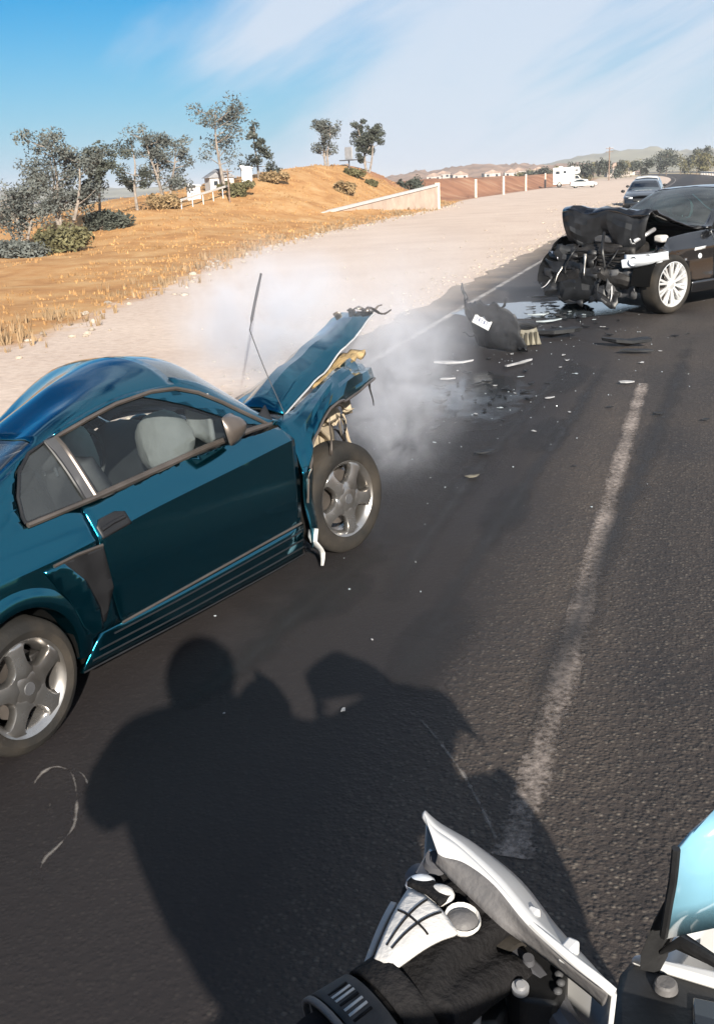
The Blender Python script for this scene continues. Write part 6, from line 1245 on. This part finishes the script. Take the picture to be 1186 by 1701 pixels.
for f__, nm in ((.38, 'front'), (-1.12, 'rear')):
    wr = empty('wheel', B(f__, .02, .33)); wr.parent = BK; wr.rotation_euler = (0, 0, 0)
    MB().lathe([(.25, -.05), (.29, -.06), (.325, -.035), (.33, 0), (.325, .035), (.29, .06), (.25, .05)], (0, 0, 0), rb, 44).build('tyre', 'rubber', wr); MB().lathe([(.255, -.045), (.24, -.03), (.24, .03), (.255, .045)], (0, 0, 0), rb, 40).build('rim', 'alloy', wr)
    for i in range(10):
        a = i * .628; MB().beam(rb * (.03 * (1 if i % 2 else -1)) + (fb * math.cos(a) + up_ * math.sin(a)) * .03, (fb * math.cos(a) + up_ * math.sin(a)) * .245, .014, .02).build('spoke', 'alloy', wr)
    MB().lathe([(0, -.06), (.045, -.06), (.045, .06), (0, .06)], (0, 0, 0), rb, 16).build('hub', 'alloy', wr); MB().lathe([(.09, .055), (.15, .055), (.15, .062), (.09, .062)], (0, 0, 0), rb, 30, True).build('brake_disc', 'brake', wr)
bp3('front_mudguard', MB().grid(lambda u, v: B(.38 + .36 * math.cos(.5 + 2. * u), .02 + (v - .5) * .14, .33 + .36 * math.sin(.5 + 2. * u)), 12, 5), 'bike_black', solid=.008)

# ---- the rider
PR = empty('person', (B(-.80, .02, 0) + O)); tag(PR, 'person in black jacket and white-black gloves riding the motorcycle, left hand on the grip', 'person')
o_ = PR.location
wrist = G(668, 1664, ZG + .02); wristR = O + B(-.14, .40, ZG + .05)
pel = O + B(-.72, .0, 1.0); J = {'pelvis': pel, 'spine': Vector((.03, -.26, 1.22)), 'chest': Vector((.0, -.13, 1.42)), 'neck': Vector((.0, -.16, 1.58)), 'head': Vector((.0, -.22, 1.76)),
     'shL': Vector((-.27, -.06, 1.53)), 'elL': Vector((-.46, .34, 1.17)), 'wrL': wrist + (Vector((-.46, .34, 1.17)) - wrist).normalized() * .03, 'shR': Vector((.26, -.12, 1.53)), 'elR': Vector((.44, .12, 1.27)), 'wrR': wristR,
     'hipL': pel - rb * .11, 'knL': O + B(-.28, -.27, .84), 'anL': O + B(-.58, -.23, .47), 'toL': O + B(-.38, -.24, .42), 'hipR': pel + rb * .13, 'knR': O + B(-.28, .31, .84), 'anR': O + B(-.58, .27, .47), 'toR': O + B(-.38, .28, .42)}
rad = {'pelvis': .16, 'spine': .21, 'chest': .22, 'neck': .11, 'head': .09, 'shL': .13, 'elL': .088, 'wrL': .037, 'shR': .12, 'elR': .085, 'wrR': .045, 'hipL': .11, 'knL': .078, 'anL': .058, 'toL': .045, 'hipR': .11, 'knR': .078, 'anR': .058, 'toR': .045}
nm = list(J); ed = [('pelvis', 'spine'), ('spine', 'chest'), ('chest', 'neck'), ('neck', 'head'), ('chest', 'shL'), ('shL', 'elL'), ('elL', 'wrL'), ('chest', 'shR'), ('shR', 'elR'), ('elR', 'wrR'), ('pelvis', 'hipL'), ('hipL', 'knL'), ('knL', 'anL'), ('anL', 'toL'), ('pelvis', 'hipR'), ('hipR', 'knR'), ('knR', 'anR'), ('anR', 'toR')]
me = bpy.data.meshes.new('body'); me.from_pydata([J[a] - o_ for a in nm], [(nm.index(a), nm.index(b)) for a, b in ed], []); me.update(); me.materials.append(MATS['jacket'])
bo = bpy.data.objects.new('body', me); COL.objects.link(bo); bo.parent = PR
sk = bo.modifiers.new('skin', 'SKIN'); sk.use_smooth_shade = True
for i, a in enumerate(nm): me.skin_vertices[0].data[i].radius = (rad[a], rad[a]); me.skin_vertices[0].data[i].use_root = (a == 'pelvis')
bo.modifiers.new('subdivision', 'SUBSURF').levels = 2; bo.modifiers['subdivision'].render_levels = 2
tx = bpy.data.textures.new('folds', 'CLOUDS'); tx.noise_scale = .09
dm = bo.modifiers.new('folds', 'DISPLACE'); dm.texture = tx; dm.strength = .03; dm.mid_level = .5
hm = MB().ball(Vector((0, -.235, 1.83)) - o_, (.145, .165, .165), 16).build('helmet', 'bike_white', PR)
MB().grid(lambda u, v: Vector((0, -.235, 1.83)) - o_ + Vector((.150 * math.sin((v - .5) * 2.4) * math.cos((u - .5) * .7), .172 * math.cos((v - .5) * 2.4) * math.cos((u - .5) * .7), .10 * (u - .5) * 1.4 + .0)), 8, 16).build('visor', 'glass_dark', hm)
for q, (el, wr_) in (('R', ('elR', 'wrR')),):
    hd_ = MB(); d = fb * .9 - up_ * .4; c = J[wr_] - o_
    hd_.tube([c - (J[wr_] - J[el]).normalized() * .03, c + d * .04, c + d * .09], [.042, .046, .044], 10)
    for i in range(4): kx = c + d * .09 + rb * (.033 - .022 * i); hd_.tube(spline([kx, kx + d * .03, kx + d * .035 - up_ * .03, kx + d * .0 - up_ * .05], 3), [.0125] * 9 + [.010], 8)
    hd_.tube([c + d * .05 - rb * .04, c + d * .07 - rb * .06 - up_ * .02, c + d * .08 - rb * .055 - up_ * .05], [.015, .014, .011], 8)
    ob = hd_.build('glove', 'glove_black', PR); rm = ob.modifiers.new('merge', 'REMESH'); rm.mode = 'VOXEL'; rm.voxel_size = .005; rm.use_smooth_shade = True
# left hand: fingers over the grip, thumb under it
gl = MB(); W0 = wrist - o_; ups = up_
def gp_(i): return g_out + ga * (.046 + .0245 * i) - o_                 # grip centre under finger i (0 little .. 3 index)
kn = []
for i in range(4):
    k_ = gp_(i) + up_ * (.033 + .004 * (i in (1, 2))) - gf * (.044 - .004 * (i in (1, 2))); kn.append(k_)
    ln = (.040, .046, .048, .044)[i]; r_ = (.0115, .013, .0135, .013)[i]
    pts = [k_, k_ + gf * ln + up_ * .004, k_ + gf * (ln + .016) - up_ * .014, k_ + gf * (ln + .018) - up_ * .040, k_ + gf * (ln - .004) - up_ * .060, k_ + gf * (ln - .024) - up_ * .062]
    sp_ = spline(pts, 4); gl.tube(sp_, [r_ * (1.05 - .25 * j / (len(sp_) - 1)) for j in range(len(sp_))], 10)
    pm_ = W0.lerp(k_, .5) + up_ * .010; gl.tube(spline([W0 + (k_ - W0) * .0 + ga * (.016 * (i - 1.5)), pm_, k_], 4), [.021, .021, .0205, .020, .0195, .0185, .0175, .016, .0145], 10)
    gl.ball(k_ + up_ * .002, .0155, 6)
th = [W0 + ga * .03 + gf * .01, gp_(3) + ga * .022 - gf * .028 + up_ * .010, gp_(3) + ga * .036 - gf * .004 - up_ * .012, gp_(3) + ga * .040 + gf * .012 - up_ * .024]
gl.tube(spline(th, 5), [.022, .021, .020, .0195, .019, .018, .0175, .017, .0165, .016, .0155, .015, .0145, .014, .013, .012], 10)
gl.tube([W0 - (wrist - J['elL']).normalized() * .05, W0], [.034, .032], 12)
glo = gl.build('glove', 'glove_black', PR); rm = glo.modifiers.new('merge', 'REMESH'); rm.mode = 'VOXEL'; rm.voxel_size = .0032; rm.use_smooth_shade = True
sm = glo.modifiers.new('soften', 'SMOOTH'); sm.factor = .5; sm.iterations = 4
# white back panel that follows the back of the hand
wd_ = (W0 - (J['elL'] - o_)).normalized()
def back(u, v):
    """u 0 wrist .. 1 knuckles ; v 0 little finger .. 1 index"""
    i = v * 3; a = kn[int(min(i, 2))].lerp(kn[int(min(i, 2)) + 1], i - int(min(i, 2))); w0 = W0 + ga * (.052 * (v - .5)) - wd_ * .012
    p = w0.lerp(a, u); return p + up_ * (.031 - .010 * u + .013 * math.sin(math.pi * u) - .010 * (2 * v - 1) ** 2 * (1 - u)) - gf * (.006 * (1 - u))
def bpanel(fu, name, m, off=0., s=.004): return MB().grid(lambda u, v: back(*fu(u, v)) + up_ * off, 14, 10).build(name, m, glo, solid=-s, smooth=60)
bpanel(lambda u, v: (.10 + .68 * u, .16 - .10 * u + (.36 + .58 * u ** .7) * v), 'white_panel', 'glove_white')
for v0 in (.30, .62): MB().tube([back(.20 + .56 * q / 8, .16 + v0 * (.35 + .5 * q / 8)) + up_ * .0045 for q in range(9)], .0011, 5).build('seam', 'glove_black', glo)
MB().tube([back(.50, .14 + .62 * q / 8) + up_ * .0045 for q in range(9)], .0011, 5).build('seam', 'glove_black', glo)
bpanel(lambda u, v: (.80 + .17 * u, .02 + .60 * v), 'knuckle_bridge', 'glove_black', .004, .005)
for v_, r_ in ((.15, .0125), (.46, .0125), (.92, .013)):
    p = back(.92, v_); MB().ball(p + up_ * .003, (r_ * 1.15, r_, r_ * .62), 8).build('knuckle_guard', 'lamp_clear' if v_ < .3 else ('glove_white' if v_ < .6 else 'bike_grey'), glo)
p = back(.93, .92); MB().lathe([(.0125, -.002), (.0155, .004), (.0165, 0), (.0145, -.004)], p + up_ * .004, (.1, -.2, 1), 18, True).build('knuckle_ring', 'glove_white', glo)
bpanel(lambda u, v: (.02 + .62 * u, -.12 + .10 * v), 'side_mesh', 'scrap_pale', -.006, .003)
# cuff: grey printed band and strap across the wrist
cd = (J['elL'] - o_ - W0).normalized(); cu, cw = frame(cd)[1:]
def cuff(u, v, t0, t1, r0, r1): a = -1.9 + 3.8 * v; t = t0 + (t1 - t0) * u; r_ = r0 + (r1 - r0) * u; s_ = cu if cu.z > 0 else -cu; return W0 + cd * t + s_ * (r_ * math.cos(a)) + cw * (r_ * 1.18 * math.sin(a))
MB().grid(lambda u, v: cuff(u, v, -.004, .020, .0345, .036), 4, 20).build('wrist_strap', 'glove_black', glo, solid=-.004)
MB().grid(lambda u, v: cuff(u, v, .026, .058, .037, .041), 4, 20).build('cuff_band', 'cuff_print', glo, solid=-.004)
for i in range(7): MB().grid(lambda u, v: cuff(u, .40 + .030 * i + .012 * v, .034, .052, .0425, .0435), 1, 2).build('cuff_mark', 'glove_white' if i % 3 else 'glove_black', glo, solid=-.001)
MB().grid(lambda u, v: cuff(u, v, .060, .065, .0415, .042), 2, 20).build('cuff_piping', 'bike_grey', glo, solid=-.004)

# ================================================================== steam and air
def steam_material(name, dens, scale):
    m = bpy.data.materials.new(name); m.use_nodes = True; t = m.node_tree; t.nodes.clear(); L = t.links
    o = t.nodes.new('ShaderNodeOutputMaterial'); v = t.nodes.new('ShaderNodeVolumePrincipled'); v.inputs['Color'].default_value = (.93, .94, 1., 1); v.inputs['Anisotropy'].default_value = .1
    c = t.nodes.new('ShaderNodeTexCoord'); n = t.nodes.new('ShaderNodeTexNoise'); n.inputs['Scale'].default_value = scale; n.inputs['Detail'].default_value = 5; n.inputs['Roughness'].default_value = .6; n.inputs['Distortion'].default_value = 1.2; L.new(c.outputs['Object'], n.inputs['Vector'])
    vm = t.nodes.new('ShaderNodeVectorMath'); vm.operation = 'SUBTRACT'; vm.inputs[1].default_value = (.5, .5, .5); L.new(c.outputs['Generated'], vm.inputs[0])
    ln = t.nodes.new('ShaderNodeVectorMath'); ln.operation = 'LENGTH'; L.new(vm.outputs[0], ln.inputs[0])
    f = t.nodes.new('ShaderNodeMapRange'); f.interpolation_type = 'SMOOTHSTEP'; f.inputs['From Min'].default_value = .48; f.inputs['From Max'].default_value = .05; L.new(ln.outputs['Value'], f.inputs[0])
    r = t.nodes.new('ShaderNodeMapRange'); r.inputs['From Min'].default_value = .40; r.inputs['From Max'].default_value = .66; L.new(n.outputs['Fac'], r.inputs[0])
    a = t.nodes.new('ShaderNodeMath'); a.operation = 'MULTIPLY'; L.new(f.outputs[0], a.inputs[0]); L.new(r.outputs[0], a.inputs[1])
    b = t.nodes.new('ShaderNodeMath'); b.operation = 'MULTIPLY'; b.inputs[1].default_value = dens; L.new(a.outputs[0], b.inputs[0]); L.new(b.outputs[0], v.inputs['Density']); L.new(v.outputs[0], o.inputs['Volume'])
    MATS[name] = m; return m
for k_, ((x, y, z), (rx, ry, rz), dens, sc_, lb) in enumerate((
    ((.30, 6.95, .66), (.68, 1.35, .85), 2.0, 2.6, 'white steam drifting off the torn front wheel side of the blue coupe'),
    ((-.50, 6.45, 1.16), (.80, 1.0, .60), 4.2, 2.2, 'thick white steam hanging over the windshield and hood of the blue coupe'),
    ((.3, 10.2, .85), (2.0, 2.9, .9), .45, 1.0, 'thin veil of steam drifting over the road edge beyond the coupe'))):
    o = MB().ball((0, 0, 0), (rx, ry, rz), 14).build('steam', steam_material('steam_%d' % k_, dens, sc_), smooth=60); o.location = (x, y, z); o.rotation_euler = (0, 0, R(-14)); tag(o, lb, 'steam', kind='stuff')
hzm = bpy.data.materials.new('haze_air'); hzm.use_nodes = True; t = hzm.node_tree; t.nodes.clear(); oo = t.nodes.new('ShaderNodeOutputMaterial'); vv = t.nodes.new('ShaderNodeVolumePrincipled')
vv.inputs['Color'].default_value = (.56, .60, .68, 1); vv.inputs['Density'].default_value = .00032; vv.inputs['Anisotropy'].default_value = .0; t.links.new(vv.outputs[0], oo.inputs['Volume']); MATS['haze'] = hzm
hzo = MB().box((0, 4000, 19), (16000, 13000, 52)).build('haze', 'haze', smooth=0); tag(hzo, kind='stuff')
